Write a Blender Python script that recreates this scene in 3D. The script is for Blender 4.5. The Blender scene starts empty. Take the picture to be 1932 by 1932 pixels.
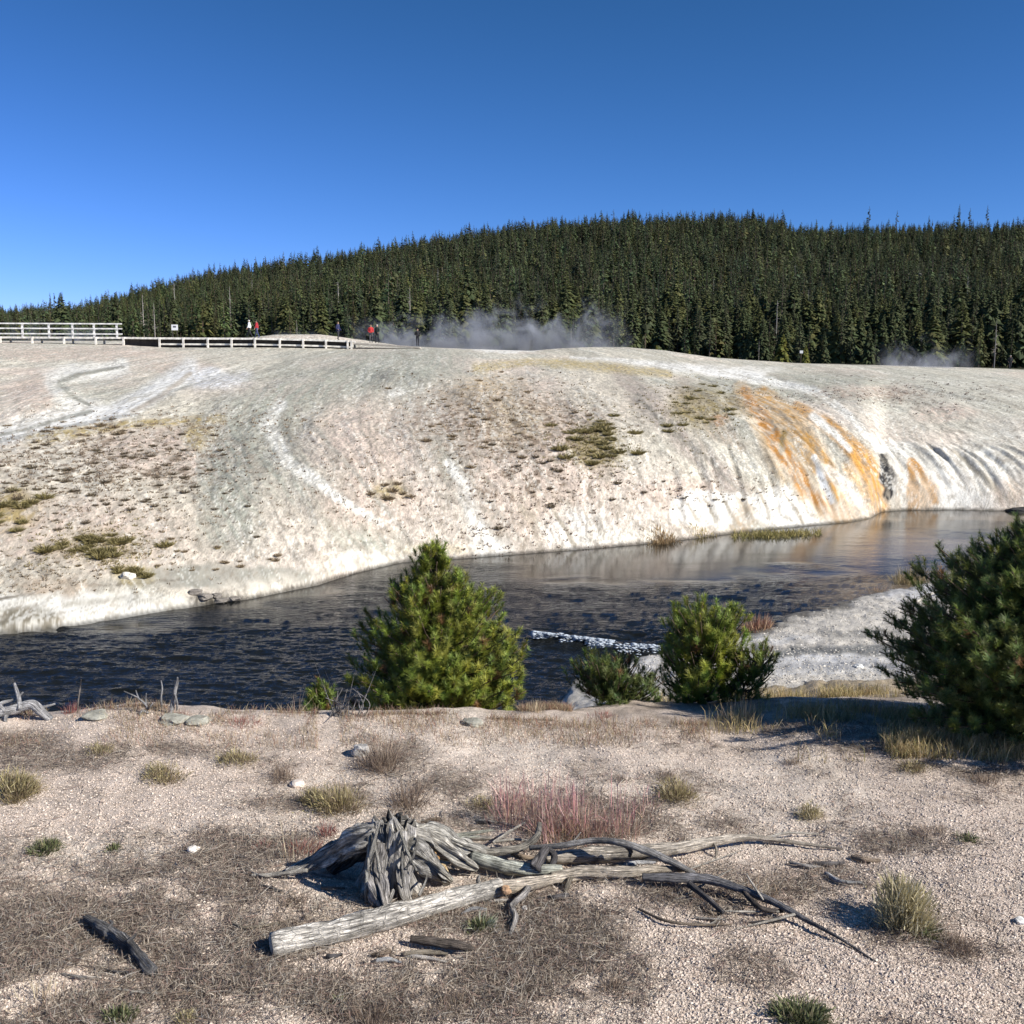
import bpy, math, random
import numpy as np
from mathutils import Vector, Matrix
from mathutils import noise as mnoise

# ------------------------------------------------------------------ camera, sky, sun, exposure
E = 2.2                      # eye height above the near terrace
F = 1980.0                   # focal length and centre in units of a 1932-wide picture
CX = 966.0
PITCH = math.atan((966.0 - 695.5) / F)
SP, CP = math.sin(PITCH), math.cos(PITCH)
scene = bpy.context.scene
col = scene.collection
cam_d = bpy.data.cameras.new('camera')
cam_d.sensor_width = 36.0
cam_d.lens = 36.0 * F / 1932.0
cam_d.clip_start = 0.05
cam_d.clip_end = 9000
cam = bpy.data.objects.new('camera', cam_d)
cam.location = (0, 0, E)
cam.rotation_euler = (math.pi / 2 - PITCH, 0, 0)
col.objects.link(cam)
scene.camera = cam

SUN_AZ = math.radians(113)   # clockwise from the viewing direction
SUN_EL = math.radians(34)
world = bpy.data.worlds.new('World')
scene.world = world
world.use_nodes = True
wn = world.node_tree
sky = wn.nodes.new('ShaderNodeTexSky')
sky.sky_type = 'NISHITA'
sky.sun_disc = False
sky.sun_elevation = SUN_EL
sky.sun_rotation = SUN_AZ
sky.altitude = 2200
sky.air_density = 1.0
sky.dust_density = 0.0
sky.ozone_density = 3.0
bg = wn.nodes['Background']
# deep high-altitude blue: contrast of the sky radiance raised channel by channel
sepc = wn.nodes.new('ShaderNodeSeparateColor'); comb = wn.nodes.new('ShaderNodeCombineColor')
wn.links.new(sky.outputs[0], sepc.inputs[0])
for i, (pw, gain) in enumerate(((1.55, .58), (1.25, .63), (1.55, 1.02))):
    sc_ = wn.nodes.new('ShaderNodeMath'); sc_.operation = 'MULTIPLY'; sc_.inputs[1].default_value = .1366
    po = wn.nodes.new('ShaderNodeMath'); po.operation = 'POWER'; po.inputs[1].default_value = pw
    ga = wn.nodes.new('ShaderNodeMath'); ga.operation = 'MULTIPLY'; ga.inputs[1].default_value = gain / .1366
    wn.links.new(sepc.outputs[i], sc_.inputs[0]); wn.links.new(sc_.outputs[0], po.inputs[0]); wn.links.new(po.outputs[0], ga.inputs[0])
    wn.links.new(ga.outputs[0], comb.inputs[i])
wn.links.new(comb.outputs[0], bg.inputs[0])
bg.inputs[1].default_value = 0.10
sun_d = bpy.data.lights.new('sun', 'SUN')
sun_d.energy = 4.6
sun_d.angle = math.radians(0.5)
sun_d.color = (1.0, 0.955, 0.88)
sun = bpy.data.objects.new('sun', sun_d)
SUNV = Vector((math.sin(SUN_AZ) * math.cos(SUN_EL), math.cos(SUN_AZ) * math.cos(SUN_EL), math.sin(SUN_EL)))
sun.rotation_euler = SUNV.to_track_quat('Z', 'Y').to_euler()
sun.location = (30, -10, 30)
col.objects.link(sun)
scene.view_settings.view_transform = 'Standard'
scene.view_settings.look = 'None'
scene.view_settings.exposure = 0.54
scene.view_settings.gamma = 1.0
scene.cycles.max_bounces = 6
scene.cycles.diffuse_bounces = 3
scene.cycles.glossy_bounces = 3
scene.cycles.transparent_max_bounces = 6
scene.cycles.volume_bounces = 0

rng = np.random.default_rng(7)
random.seed(7)

# ------------------------------------------------------------------ helpers
class Rnd(random.Random):
    def uniform(self, a=0.0, b=1.0): return a + (b - a) * self.random()

def ray(u, v):
    a = (u - CX) / F; b = (CX - v) / F
    y = CP + b * SP
    return a / y, (-SP + b * CP) / y       # x and z per metre of depth

def project(x, y, z):
    d = y * CP - (z - E) * SP
    return CX + F * x / d, CX - F * (y * SP + (z - E) * CP) / d

def _hash(ix, iy, seed):
    h = (ix.astype(np.int64) * 374761393 + iy.astype(np.int64) * 668265263 + seed * 974634777) & 0x7fffffff
    h = ((h ^ (h >> 13)) * 1274126177) & 0x7fffffff
    h = ((h ^ (h >> 15)) * 1103515245) & 0x7fffffff
    return ((h ^ (h >> 16)) & 0xffff) / 65535.0

def vnoise(x, y, seed=0):
    x = np.asarray(x, float); y = np.asarray(y, float)
    ix = np.floor(x); iy = np.floor(y)
    fx = x - ix; fy = y - iy
    fx = fx * fx * fx * (fx * (fx * 6 - 15) + 10); fy = fy * fy * fy * (fy * (fy * 6 - 15) + 10)
    a = _hash(ix, iy, seed); b = _hash(ix + 1, iy, seed)
    c = _hash(ix, iy + 1, seed); d = _hash(ix + 1, iy + 1, seed)
    return (a + (b - a) * fx) * (1 - fy) + (c + (d - c) * fx) * fy

def fbm(x, y, oct=4, seed=0, gain=0.5):
    s = 0; amp = 1; tot = 0
    x = np.asarray(x, float); y = np.asarray(y, float)
    for i in range(oct):
        s = s + amp * vnoise(x, y, seed + i * 17); tot += amp
        amp *= gain
        x, y = x * 1.9 + y * 0.5 + 3.1, y * 1.9 - x * 0.5 + 7.7
    return s / tot

def sst(a, b, x):
    t = np.clip((x - a) / (b - a), 0, 1)
    return t * t * (3 - 2 * t)

def mix(a, b, t):
    t = np.asarray(t)[..., None]
    return a * (1 - t) + np.asarray(b, float) * t

def nodes_of(m):
    m.use_nodes = True
    nt = m.node_tree
    return nt, nt.nodes['Principled BSDF']

def N(nt, t, **kw):
    n = nt.nodes.new(t)
    for k, v in kw.items(): setattr(n, k, v)
    return n

def set_props(o, label=None, cat=None, group=None, kind=None):
    if label: o['label'] = label
    if cat: o['category'] = cat
    if group: o['group'] = group
    if kind: o['kind'] = kind
    return o

def mesh_np(name, V, tris=None, quads=None, colr=None, uv=None, mats=(), midx=None, smooth=False, parent=None):
    V = np.asarray(V, np.float32)
    me = bpy.data.meshes.new(name)
    nt_ = 0 if tris is None else len(tris); nq = 0 if quads is None else len(quads)
    me.vertices.add(len(V)); me.vertices.foreach_set('co', V.ravel())
    li = []
    if nt_: li.append(np.asarray(tris, np.int32).ravel())
    if nq: li.append(np.asarray(quads, np.int32).ravel())
    li = np.concatenate(li)
    me.loops.add(len(li)); me.loops.foreach_set('vertex_index', li)
    me.polygons.add(nt_ + nq)
    st = np.concatenate([np.arange(nt_) * 3, nt_ * 3 + np.arange(nq) * 4]).astype(np.int32)
    me.polygons.foreach_set('loop_start', st)
    if smooth: me.polygons.foreach_set('use_smooth', np.ones(nt_ + nq, bool))
    else: me.polygons.foreach_set('use_smooth', np.zeros(nt_ + nq, bool))
    for m in mats: me.materials.append(m)
    if midx is not None: me.polygons.foreach_set('material_index', np.asarray(midx, np.int32))
    if colr is not None:
        ca = me.color_attributes.new('Col', 'FLOAT_COLOR', 'POINT')
        c4 = np.ones((len(V), 4), np.float32); colr = np.asarray(colr); c4[:, :colr.shape[1]] = colr
        ca.data.foreach_set('color', c4.ravel())
    if uv is not None:
        ul = me.uv_layers.new(name='UVMap')
        ul.data.foreach_set('uv', np.asarray(uv, np.float32)[li].ravel())
    me.update(calc_edges=True)
    me.validate()
    o = bpy.data.objects.new(name, me)
    col.objects.link(o)
    if parent is not None: o.parent = parent
    return o

def empty(name, loc, rz=0.0):
    o = bpy.data.objects.new(name, None)
    o.empty_display_size = 0.2
    o.location = loc; o.rotation_euler = (0, 0, rz)
    col.objects.link(o)
    return o

class MB:
    """collects pieces of one mesh"""
    def __init__(s): s.V = []; s.T = []; s.Q = []; s.C = []; s.U = []; s.n = 0
    def add(s, V, tris=None, quads=None, c=(.5, .5, .5), uv=None):
        V = np.asarray(V, float); k = len(V)
        s.V.append(V)
        if tris is not None and len(tris): s.T.append(np.asarray(tris, int) + s.n)
        if quads is not None and len(quads): s.Q.append(np.asarray(quads, int) + s.n)
        c = np.asarray(c, float)
        s.C.append(np.broadcast_to(c, (k, 3)) if c.ndim == 1 else c)
        s.U.append(np.zeros((k, 2)) if uv is None else np.asarray(uv, float))
        s.n += k
    def box(s, cx, cy, cz, sx, sy, sz, c=(.5, .5, .5), rz=0.0):
        X = np.array([[i, j, k] for i in (-1, 1) for j in (-1, 1) for k in (-1, 1)], float) * (sx / 2, sy / 2, sz / 2)
        cr, sr = math.cos(rz), math.sin(rz)
        X = np.stack([X[:, 0] * cr - X[:, 1] * sr + cx, X[:, 0] * sr + X[:, 1] * cr + cy, X[:, 2] + cz], 1)
        s.add(X, quads=[(0, 1, 3, 2), (4, 6, 7, 5), (0, 4, 5, 1), (2, 3, 7, 6), (0, 2, 6, 4), (1, 5, 7, 3)], c=c)
    def build(s, name, mats, parent=None, smooth=False):
        if not isinstance(mats, (list, tuple)): mats = [mats]
        return mesh_np(name, np.concatenate(s.V), np.concatenate(s.T) if s.T else None, np.concatenate(s.Q) if s.Q else None,
                       colr=np.concatenate(s.C), uv=np.concatenate(s.U), mats=mats, smooth=smooth, parent=parent)

def spline(P, n):
    P = np.asarray(P, float)
    if len(P) == 2: return P[0] + (P[1] - P[0]) * np.linspace(0, 1, n)[:, None]
    d = np.r_[0, np.cumsum(np.maximum(np.linalg.norm(np.diff(P[:, :3], axis=0), axis=1), 1e-6))]
    t = np.linspace(0, d[-1], n)
    m = np.gradient(P, d, axis=0)
    i = np.clip(np.searchsorted(d, t, 'right') - 1, 0, len(d) - 2)
    h = (d[i + 1] - d[i])[:, None]; x = ((t - d[i])[:, None]) / h
    return ((2 * x**3 - 3 * x**2 + 1) * P[i] + (x**3 - 2 * x**2 + x) * h * m[i] + (-2 * x**3 + 3 * x**2) * P[i + 1] + (x**3 - x**2) * h * m[i + 1])

def tube(mb, P, R, seg=12, n=None, rough=0.0, seed=0, c=(.5, .5, .5), ridge=5.0, cap=True, squash=1.0, cvar=0.0):
    """a tapering limb along points P with radii R; rough adds lengthwise ridges and knots"""
    P = np.asarray(P, float)
    L = float(np.sum(np.linalg.norm(np.diff(P, axis=0), axis=1)))
    rmax = float(np.max(R))
    if n is None: n = int(min(160, max(6, L / max(rmax * 0.35, 0.004))))
    PR = spline(np.c_[P, np.asarray(R, float)], n)
    C, r = PR[:, :3], np.maximum(PR[:, 3], 1e-4)
    T = np.gradient(C, axis=0); T /= np.linalg.norm(T, axis=1)[:, None] + 1e-9
    up = np.array([0, 0, 1.0]) if abs(T[0, 2]) < .9 else np.array([1.0, 0, 0])
    A = np.cross(T, up); A /= np.linalg.norm(A, axis=1)[:, None] + 1e-9
    B = np.cross(A, T)
    th = np.linspace(0, 2 * math.pi, seg, endpoint=False)
    ln = np.linspace(0, L, n)
    TH, LN = np.meshgrid(th, ln)
    if rough > 0:
        q = ridge / (2 * math.pi)
        # periodic round the limb: noise on a circle
        g = fbm(np.cos(TH) * q * 2 + 11 + seed * 3.7 + LN / rmax * .12, np.sin(TH) * q * 2 + LN / rmax * .12 + seed, 3, seed)
        kn = fbm(LN / rmax * .5 + np.cos(TH) * .9, np.sin(TH) * .9 + seed * 1.3 + LN / rmax * .2, 2, seed + 5)
        gr_ = 1 - np.abs(2 * fbm(np.cos(TH) * q * 4 + seed * 2.1, np.sin(TH) * q * 4 + LN / rmax * .05, 3, seed + 9) - 1)
        RR = r[:, None] * (1 + rough * 1.7 * (g - .5) + rough * 1.3 * (kn - .5) - rough * .5 * (gr_ - .6))
    else:
        RR = np.repeat(r[:, None], seg, 1)
    V = C[:, None, :] + (A[:, None, :] * np.cos(TH)[..., None] * RR[..., None] + B[:, None, :] * np.sin(TH)[..., None] * RR[..., None] * squash)
    uv = np.stack([TH / (2 * math.pi), LN], -1)
    i = np.arange(n - 1)[:, None] * seg; j = np.arange(seg)[None, :]; j2 = (j + 1) % seg
    Q = np.stack([i + j, i + j2, i + seg + j2, i + seg + j], -1).reshape(-1, 4)
    V = V.reshape(-1, 3); uv = uv.reshape(-1, 2)
    tr = []
    if cap:
        V = np.r_[V, C[:1] - T[:1] * r[0] * .15, C[-1:] + T[-1:] * r[-1] * .3]
        uv = np.r_[uv, [[.5, 0]], [[.5, L]]]
        a, b = n * seg, n * seg + 1
        for k in range(seg):
            tr.append((a, (k + 1) % seg, k)); tr.append((b, (n - 1) * seg + k, (n - 1) * seg + (k + 1) % seg))
    cc = np.asarray(c, float) * 1.0
    if cvar > 0:
        cc = cc * (1 + cvar * (fbm(V[:, 0] * 9 + seed, V[:, 1] * 9 + V[:, 2] * 5, 3, seed) - .5)[:, None] * 2)
    mb.add(V, tr, Q, cc, uv)

def blades(mb, base, az, lean, length, width, c, bend=0.5, seg=2):
    """many tapering blades: base (n,3), heading az, lean from upright, length, width, colour (n,3)"""
    n = len(base)
    az = np.broadcast_to(az, n); lean = np.broadcast_to(lean, n); length = np.broadcast_to(length, n); width = np.broadcast_to(width, n)
    hx, hy = np.cos(az), np.sin(az)
    side = np.stack([-hy, hx, np.zeros(n)], 1) * width[:, None] * .5
    # widen towards a random side direction so blades show from all sides
    ra = rng.uniform(0, math.pi, n)
    d0 = np.stack([np.sin(lean) * hx, np.sin(lean) * hy, np.cos(lean)], 1)
    l1 = lean + bend
    d1 = np.stack([np.sin(l1) * hx, np.sin(l1) * hy, np.cos(l1)], 1)
    alt = np.cross(d0, side); alt /= np.linalg.norm(alt, axis=1)[:, None] + 1e-9
    side = side * np.cos(ra)[:, None] + alt * (np.sin(ra) * width * .5)[:, None]
    m = base + d0 * (length * .55)[:, None]
    t = m + d1 * (length * .45)[:, None]
    V = np.stack([base - side, base + side, m - side * .8, m + side * .8, t], 1).reshape(-1, 3)
    k = np.arange(n)[:, None] * 5
    T = np.concatenate([k + np.array([0, 1, 3]), k + np.array([0, 3, 2]), k + np.array([2, 3, 4])])
    c = np.broadcast_to(np.asarray(c, float), (n, 3))
    mb.add(V, T, None, np.repeat(c, 5, 0))

# ------------------------------------------------------------------ terrain shape
WZ = -3.8
def K(u, v): return ray(u, v)[0]

KC = np.concatenate([np.linspace(-1.7, -.57, 36, endpoint=False), np.linspace(-.57, .57, 900, endpoint=False), np.linspace(.57, 1.7, 37)])
YR = np.concatenate([np.linspace(.35, 1.6, 14, endpoint=False), np.geomspace(1.6, 9, 250, endpoint=False), np.linspace(9, 20, 90, endpoint=False),
                     np.linspace(20, 52, 300, endpoint=False), np.geomspace(52, 125, 170, endpoint=False), np.geomspace(125, 650, 90, endpoint=False), np.geomspace(650, 6000, 14)])

def curve(pts, smooth=0):
    """pts: (u, v, Y, z) with one of v/Y/z None -> Y(k), z(k) on KC"""
    k, y, z = [], [], []
    for (u, v, Y, zz) in pts:
        if v is None:
            kk = (u - CX) / F * 1.0; k.append(kk); y.append(Y); z.append(zz)
        else:
            kk, m = ray(u, v); k.append(kk)
            if Y is None: y.append((zz - E) / m); z.append(zz)
            else: y.append(Y); z.append(E + m * Y)
    Yk = np.interp(KC, k, y); Zk = np.interp(KC, k, z)
    if smooth:
        g = np.exp(-np.linspace(-2, 2, 2 * smooth + 1) ** 2); g /= g.sum()
        pad = lambda a: np.convolve(np.r_[np.repeat(a[0], smooth), a, np.repeat(a[-1], smooth)], g, 'valid')
        Yk, Zk = pad(Yk), pad(Zk)
    return Yk, Zk

ctrl = []
ctrl.append((np.full(len(KC), .2), np.zeros(len(KC))))
ctrl.append((np.full(len(KC), 3.5), np.zeros(len(KC))))
ctrl.append(curve([(-900, 1365, None, 0), (0, 1365, None, 0), (200, 1347, None, 0), (400, 1352, None, 0), (700, 1354, None, 0), (1000, 1350, None, -.02), (1250, 1358, None, -.02),
                   (1400, 1380, None, -.03), (1600, 1402, None, -.02), (1932, 1430, None, 0), (3000, 1430, None, 0)], 14))
ctrl.append(curve([(-900, None, 7.7, -.75), (700, None, 7.7, -.75), (1000, None, 7.9, -.6), (1180, None, 8.2, -.56), (1350, 1322, 8.9, None), (1500, 1306, 9.4, None),
                   (1650, 1294, 9.8, None), (1932, 1288, 10.2, None), (3000, 1288, 10.2, None)], 14))
ctrl.append(curve([(-900, None, 10.3, -2.9), (950, None, 10.3, -2.9), (1050, None, 15, -3.2), (1150, None, 17.5, -3.35), (1250, 1282, None, WZ + .36), (1600, 1276, None, WZ + .42), (1932, 1270, None, WZ + .5), (3000, 1270, None, WZ + .5)], 8))
near_w = [(-900, None, 11.8, WZ), (900, None, 12, WZ), (1000, None, 15, WZ), (1080, 1282, None, WZ), (1160, 1252, None, WZ), (1250, 1226, None, WZ), (1380, 1202, None, WZ), (1440, 1182, None, WZ), (1500, 1156, None, WZ),
          (1600, 1132, None, WZ), (1700, 1103, None, WZ), (1800, 1087, None, WZ), (1850, 1068, None, WZ), (1932, 1052, None, WZ), (2100, 1030, None, WZ), (3000, 1020, None, WZ)]
ctrl.append(curve(near_w, 9))
far_w = [(-900, 1275, None, WZ), (-300, 1230, None, WZ), (0, 1200, None, WZ), (100, 1190, None, WZ), (250, 1165, None, WZ), (400, 1141, None, WZ), (480, 1130, None, WZ), (600, 1105, None, WZ), (680, 1080, None, WZ), (760, 1062, None, WZ),
         (870, 1055, None, WZ), (1000, 1045, None, WZ), (1130, 1035, None, WZ), (1230, 1026, None, WZ), (1300, 1018, None, WZ), (1400, 1005, None, WZ), (1500, 995, None, WZ), (1600, 986, None, WZ),
         (1640, 979, None, WZ), (1662, 966, None, WZ), (1700, 963, None, WZ), (1800, 962, None, WZ), (1932, 965, None, WZ), (2100, 955, None, WZ), (3000, 950, None, WZ)]
nY, nZ = ctrl[-1]
fY, fZ = curve(far_w, 2)
ctrl.append((nY * .6 + fY * .4, np.full(len(KC), WZ - .8)))
ctrl.append((fY, np.full(len(KC), WZ - .02)))
# far slope: picture height g at depth fraction t, dome on the left, scarp and shelf on the right
crest = [(-900, 643), (0, 647), (230, 652), (320, 657), (480, 658), (650, 660), (760, 659), (900, 661), (1000, 664), (1200, 671), (1300, 679), (1400, 688), (1500, 692), (1700, 697), (1932, 706), (3000, 712)]
ck = np.array([K(u, v) for u, v in crest]); cv = np.array([v for u, v in crest])
fk = np.array([K(u, v) for u, v, _, _ in far_w]); fv = np.array([v for u, v, _, _ in far_w])
vW = np.interp(KC, fk, fv); vC = np.interp(KC, ck, cv)
YC_ = np.interp(KC, [-.5, .1, .3, .5], [100, 100, 104, 110])
tl = [.012, .05, .1, .18, .34, .62]
gl = [.09, .36, .53, .67, .83, .93]
gl0 = [.07, .27, .47, .63, .81, .92]
gr = [.16, .385, .50, .62, .78, .91]
wr = sst(K(1615, 900), K(1675, 900), KC); w0 = 1 - sst(K(350, 900), K(800, 900), KC)
for i, t in enumerate(tl):
    g = (gl[i] * (1 - w0) + gl0[i] * w0) * (1 - wr) + gr[i] * wr
    Yj = fY + (YC_ - fY) * t
    v = vW + (vC - vW) * g
    b = (CX - v) / F
    m = (-SP + b * CP) / (CP + b * SP)
    ctrl.append((Yj, E + m * Yj))
b = (CX - vC) / F; m = (-SP + b * CP) / (CP + b * SP)
ctrl.append((YC_, E + m * YC_))
beh = [(-900, 640), (0, 643), (400, 643), (450, 639), (520, 632), (600, 631), (680, 641), (760, 653), (900, 659), (1000, 662), (1070, 657), (1120, 655), (1180, 655), (1250, 661), (1350, 675), (1500, 685), (1700, 690), (1932, 699), (3000, 700)]
c_ = curve([(u, v, 122 if u < 1300 else 128, None) for u, v in beh], 6)
ctrl.append(c_)
ctrl.append(curve([(-900, 641, 150, None), (0, 645, 150, None), (600, 645, 150, None), (1000, 664, 150, None), (1300, 678, 150, None), (1500, 686, 152, None), (1932, 694, 156, None), (3000, 694, 156, None)], 10))
sil = [(-900, 590), (-200, 584), (0, 579), (60, 574), (150, 566), (200, 556), (300, 530), (400, 510), (500, 495), (600, 484), (700, 467), (800, 450), (900, 440), (1000, 430), (1100, 416), (1200, 411), (1300, 411), (1400, 409), (1470, 411), (1500, 424), (1700, 423), (1932, 423), (2300, 425), (3000, 480)]
ctrl.append(curve([(u, v * .5 + 675 * .5 + 8, 300, None) for u, v in sil], 20))
ctrl.append(curve([(u, v + 27, 520, None) for u, v in sil], 10))
ctrl.append(curve([(u, v + 75, 800, None) for u, v in sil], 10))
ctrl.append(curve([(u, 690, 6500, None) for u, v in sil], 10))
CY = np.stack([c[0] for c in ctrl], 1); CZ = np.stack([c[1] for c in ctrl], 1)
CY = np.maximum.accumulate(CY + np.arange(CY.shape[1])[None, :] * 1e-4, 1)

def pchip_rows(X, Y, q):
    h = np.diff(X); d = np.diff(Y) / h
    m = np.zeros_like(Y)
    w1 = 2 * h[1:] + h[:-1]; w2 = h[1:] + 2 * h[:-1]
    with np.errstate(divide='ignore', invalid='ignore'):
        mm = (w1 + w2) / (w1 / d[:-1] + w2 / d[1:])
    m[1:-1] = np.where(d[:-1] * d[1:] > 0, mm, 0)
    m[0] = d[0]; m[-1] = d[-1]
    i = np.clip(np.searchsorted(X, q, 'right') - 1, 0, len(X) - 2)
    t = (q - X[i]) / h[i]
    return ((2 * t**3 - 3 * t**2 + 1) * Y[i] + (t**3 - 2 * t**2 + t) * h[i] * m[i] + (-2 * t**3 + 3 * t**2) * Y[i + 1] + (t**3 - t**2) * h[i] * m[i + 1])

ZG = np.stack([pchip_rows(CY[i], CZ[i], YR) for i in range(len(KC))])      # [column, row]
YG = np.broadcast_to(YR[None, :], ZG.shape)
XG = KC[:, None] * YG
# relief
near_m = 1 - sst(7.0, 9.0, YG)
ZG = ZG + near_m * ((fbm(XG * .9, YG * .9, 4, 3) - .5) * .10 + (fbm(XG * 7, YG * 7, 3, 5) - .5) * .018)
ZG = ZG + sst(5.2, 6.0, YG) * (1 - sst(7.2, 8.2, YG)) * ((fbm(XG * 1.6, YG * 1.2, 4, 6) - .5) * .08)
mid_m = sst(7, 9, YG) * (1 - sst(15, 19, YG)); ZG = ZG + mid_m * (fbm(XG * 2.5, YG * 2.5, 4, 8) - .5) * .22 * sst(-3.7, -3.0, ZG)
FD = YG - fY[:, None]                                  # metres beyond the far waterline
U0, V0 = project(XG, YG, ZG)
VQ = 12 * np.log1p(np.exp(np.clip((V0 - 775) / 12, -30, 30)))               # image rows past the brow, for the sideways drift
FL = (U0 - 860 - .62 * VQ) / np.sqrt(np.clip(V0 - VQ - 628, 4, None))
hill_m = sst(.05, 1.5, FD) * (1 - sst(118, 150, YG))
SG = XG + .14 * (YG - 34) * sst(14, -16, XG)           # runs down the slope
warp = (fbm(XG * .22, YG * .10, 3, 21) - .5) * 5
fw = (fbm(XG * .30, YG * .12, 4, 23) - .5) * 4.2 + (fbm(XG * 1.4, YG * .6, 2, 25) - .5) * .7
patch = sst(.42, .60, fbm(XG * .18 + 4, YG * .10, 3, 27))
rill = 1 - np.abs(2 * fbm(FL * .55 + fw, V0 * .006 + 3, 4, 31) - 1)
rill2 = 1 - np.abs(2 * fbm(FL * 1.4 + fw * 1.6, V0 * .014, 4, 37) - 1)
ZG = ZG + hill_m * (1 - .85 * sst(70, 92, YG)) * ((fbm(SG * .35, YG * .08, 3, 41) - .5) * .5 * sst(2, 12, FD) - ((rill - .6) * .10 + (rill2 - .6) * .045) * (.45 + .55 * sst(420, 600, U0)) * (.15 + .45 * patch) + (fbm(XG * 3, YG * 1.6, 3, 43) - .5) * .06)
# fluted scarp by the water on the right
fl = hill_m * sst(0, .5, FD) * (1 - sst(3, 8, FD)) * sst(K(1180, 1000), K(1300, 1000), KC)[:, None]
ZG = ZG - fl * (1 - np.abs(2 * fbm(XG * 1.3, YG * .1, 3, 51) - 1) - .5) * .35
# lip of ledge and broken edge on left far bank
lf = sst(.0, .35, FD) * (1 - sst(.6, 2.2, FD)) * (1 - sst(K(640, 1000), K(780, 1000), KC))[:, None]
ZG = ZG + lf * (.12 + .25 * (fbm(XG * .9, YG * .9, 3, 57) - .5))
# beach
bm = sst(0, .5, nY[:, None] - YG) * (1 - sst(-3.0, -2.6, ZG)) * sst(12, 15, YG)
ZG = ZG + bm * ((fbm(XG * 1.2, YG * .6, 3, 61) - .5) * .10 + (fbm(XG * 6, YG * 4, 3, 63) - .5) * .06)
UB, VB = project(XG, YG, ZG)
chan = np.exp(-((VB - (1238 + .012 * (UB - 1400) + 5 * (fbm(UB * .02, VB * .02, 2, 65) - .5))) / 6.5) ** 2) * sst(1330, 1400, UB) * (1 - sst(1690, 1760, UB)) * (YG > 12) * (YG < 30) * (ZG < -2.8)
chan2 = np.exp(-((VB - (1262 + .01 * (UB - 1500))) / 3.5) ** 2) * sst(1420, 1500, UB) * (1 - sst(1640, 1700, UB)) * (YG > 12) * (YG < 30) * (ZG < -2.8)
chan = np.maximum(chan, chan2 * .9)
fo = sst(140, 170, YG); ZG = ZG + fo * (fbm(XG * .02, YG * .02, 4, 71) - .5) * 9 * sst(150, 260, YG)

def hz(x, y):
    x = np.asarray(x, float); y = np.asarray(y, float)
    k = x / y
    i = np.clip(np.searchsorted(KC, k) - 1, 0, len(KC) - 2); j = np.clip(np.searchsorted(YR, y) - 1, 0, len(YR) - 2)
    a = np.clip((k - KC[i]) / (KC[i + 1] - KC[i]), 0, 1); b_ = np.clip((y - YR[j]) / (YR[j + 1] - YR[j]), 0, 1)
    return (ZG[i, j] * (1 - a) + ZG[i + 1, j] * a) * (1 - b_) + (ZG[i, j + 1] * (1 - a) + ZG[i + 1, j + 1] * a) * b_

def at(u, v, h=0.0, ymin=1.7, ymax=140):
    """ground point seen at (u, v) of the 1932 picture (or the point h above the ground there)"""
    k, m = ray(u, v)
    ys = np.geomspace(ymin, ymax, 1400)
    d = E + m * ys - (hz(k * ys, ys) + h)
    bad = np.nonzero(d <= 0)[0]
    i = bad[0] if len(bad) else len(ys) - 1
    if i == 0: y = ys[0]
    else: y = ys[i - 1] + (ys[i] - ys[i - 1]) * (d[i - 1] / (d[i - 1] - d[i] + 1e-9))
    return np.array([k * y, y, E + m * y])

UG, VG = project(XG, YG, ZG)                           # camera image coordinates of each ground point; colour masks are laid out in them
# ------------------------------------------------------------------ ground colours (albedo, baked per vertex)
wob = (fbm(UG * .03, VG * .05, 3, 81) - .5) * 26
wob2 = (fbm(UG * .03 + 9, VG * .05 + 4, 3, 83) - .5) * 18
Uw, Vw = UG + wob, VG + wob2
def blob(u, v, ru, rv, soft=.5):
    d = np.sqrt(((Uw - u) / ru) ** 2 + ((Vw - v) / rv) ** 2)
    return 1 - sst(1 - soft, 1 + soft, d)
def line(pts, w, soft=.6, wobble=.35):
    best = np.full(UG.shape, 0.0)
    U_, V_ = UG + wob * wobble, VG + wob2 * wobble
    p = np.asarray(pts, float); w = np.broadcast_to(w, len(p)).astype(float)
    lo_u, hi_u, lo_v, hi_v = p[:, 0].min() - 60, p[:, 0].max() + 60, p[:, 1].min() - 60, p[:, 1].max() + 60
    sel = (UG > lo_u) & (UG < hi_u) & (VG > lo_v) & (VG < hi_v)
    us, vs = U_[sel], V_[sel]; bs = np.zeros(len(us))
    for i in range(len(p) - 1):
        a, c = p[i], p[i + 1]; d = c - a
        t = np.clip(((us - a[0]) * d[0] + (vs - a[1]) * d[1]) / (d @ d), 0, 1)
        dist = np.hypot(us - a[0] - t * d[0], vs - a[1] - t * d[1]); ww = w[i] + (w[i + 1] - w[i]) * t
        bs = np.maximum(bs, 1 - sst(1 - soft, 1 + soft, dist / ww))
    best[sel] = bs
    return best
A = lambda *c: np.array(c, float)
streak = fbm(FL * .5 + fw * .8, VG * .006, 5, 91, .55); streak2 = fbm(FL * 1.7 + fw * 1.4, VG * .016, 5, 95, .6)
fine = fbm(XG * 5, YG * 2.2, 4, 97); fine2 = fbm(XG * 14, YG * 5, 3, 99)
spots = sst(.60, .70, fbm(XG * 3.3, YG * 1.5, 3, 101))

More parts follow.
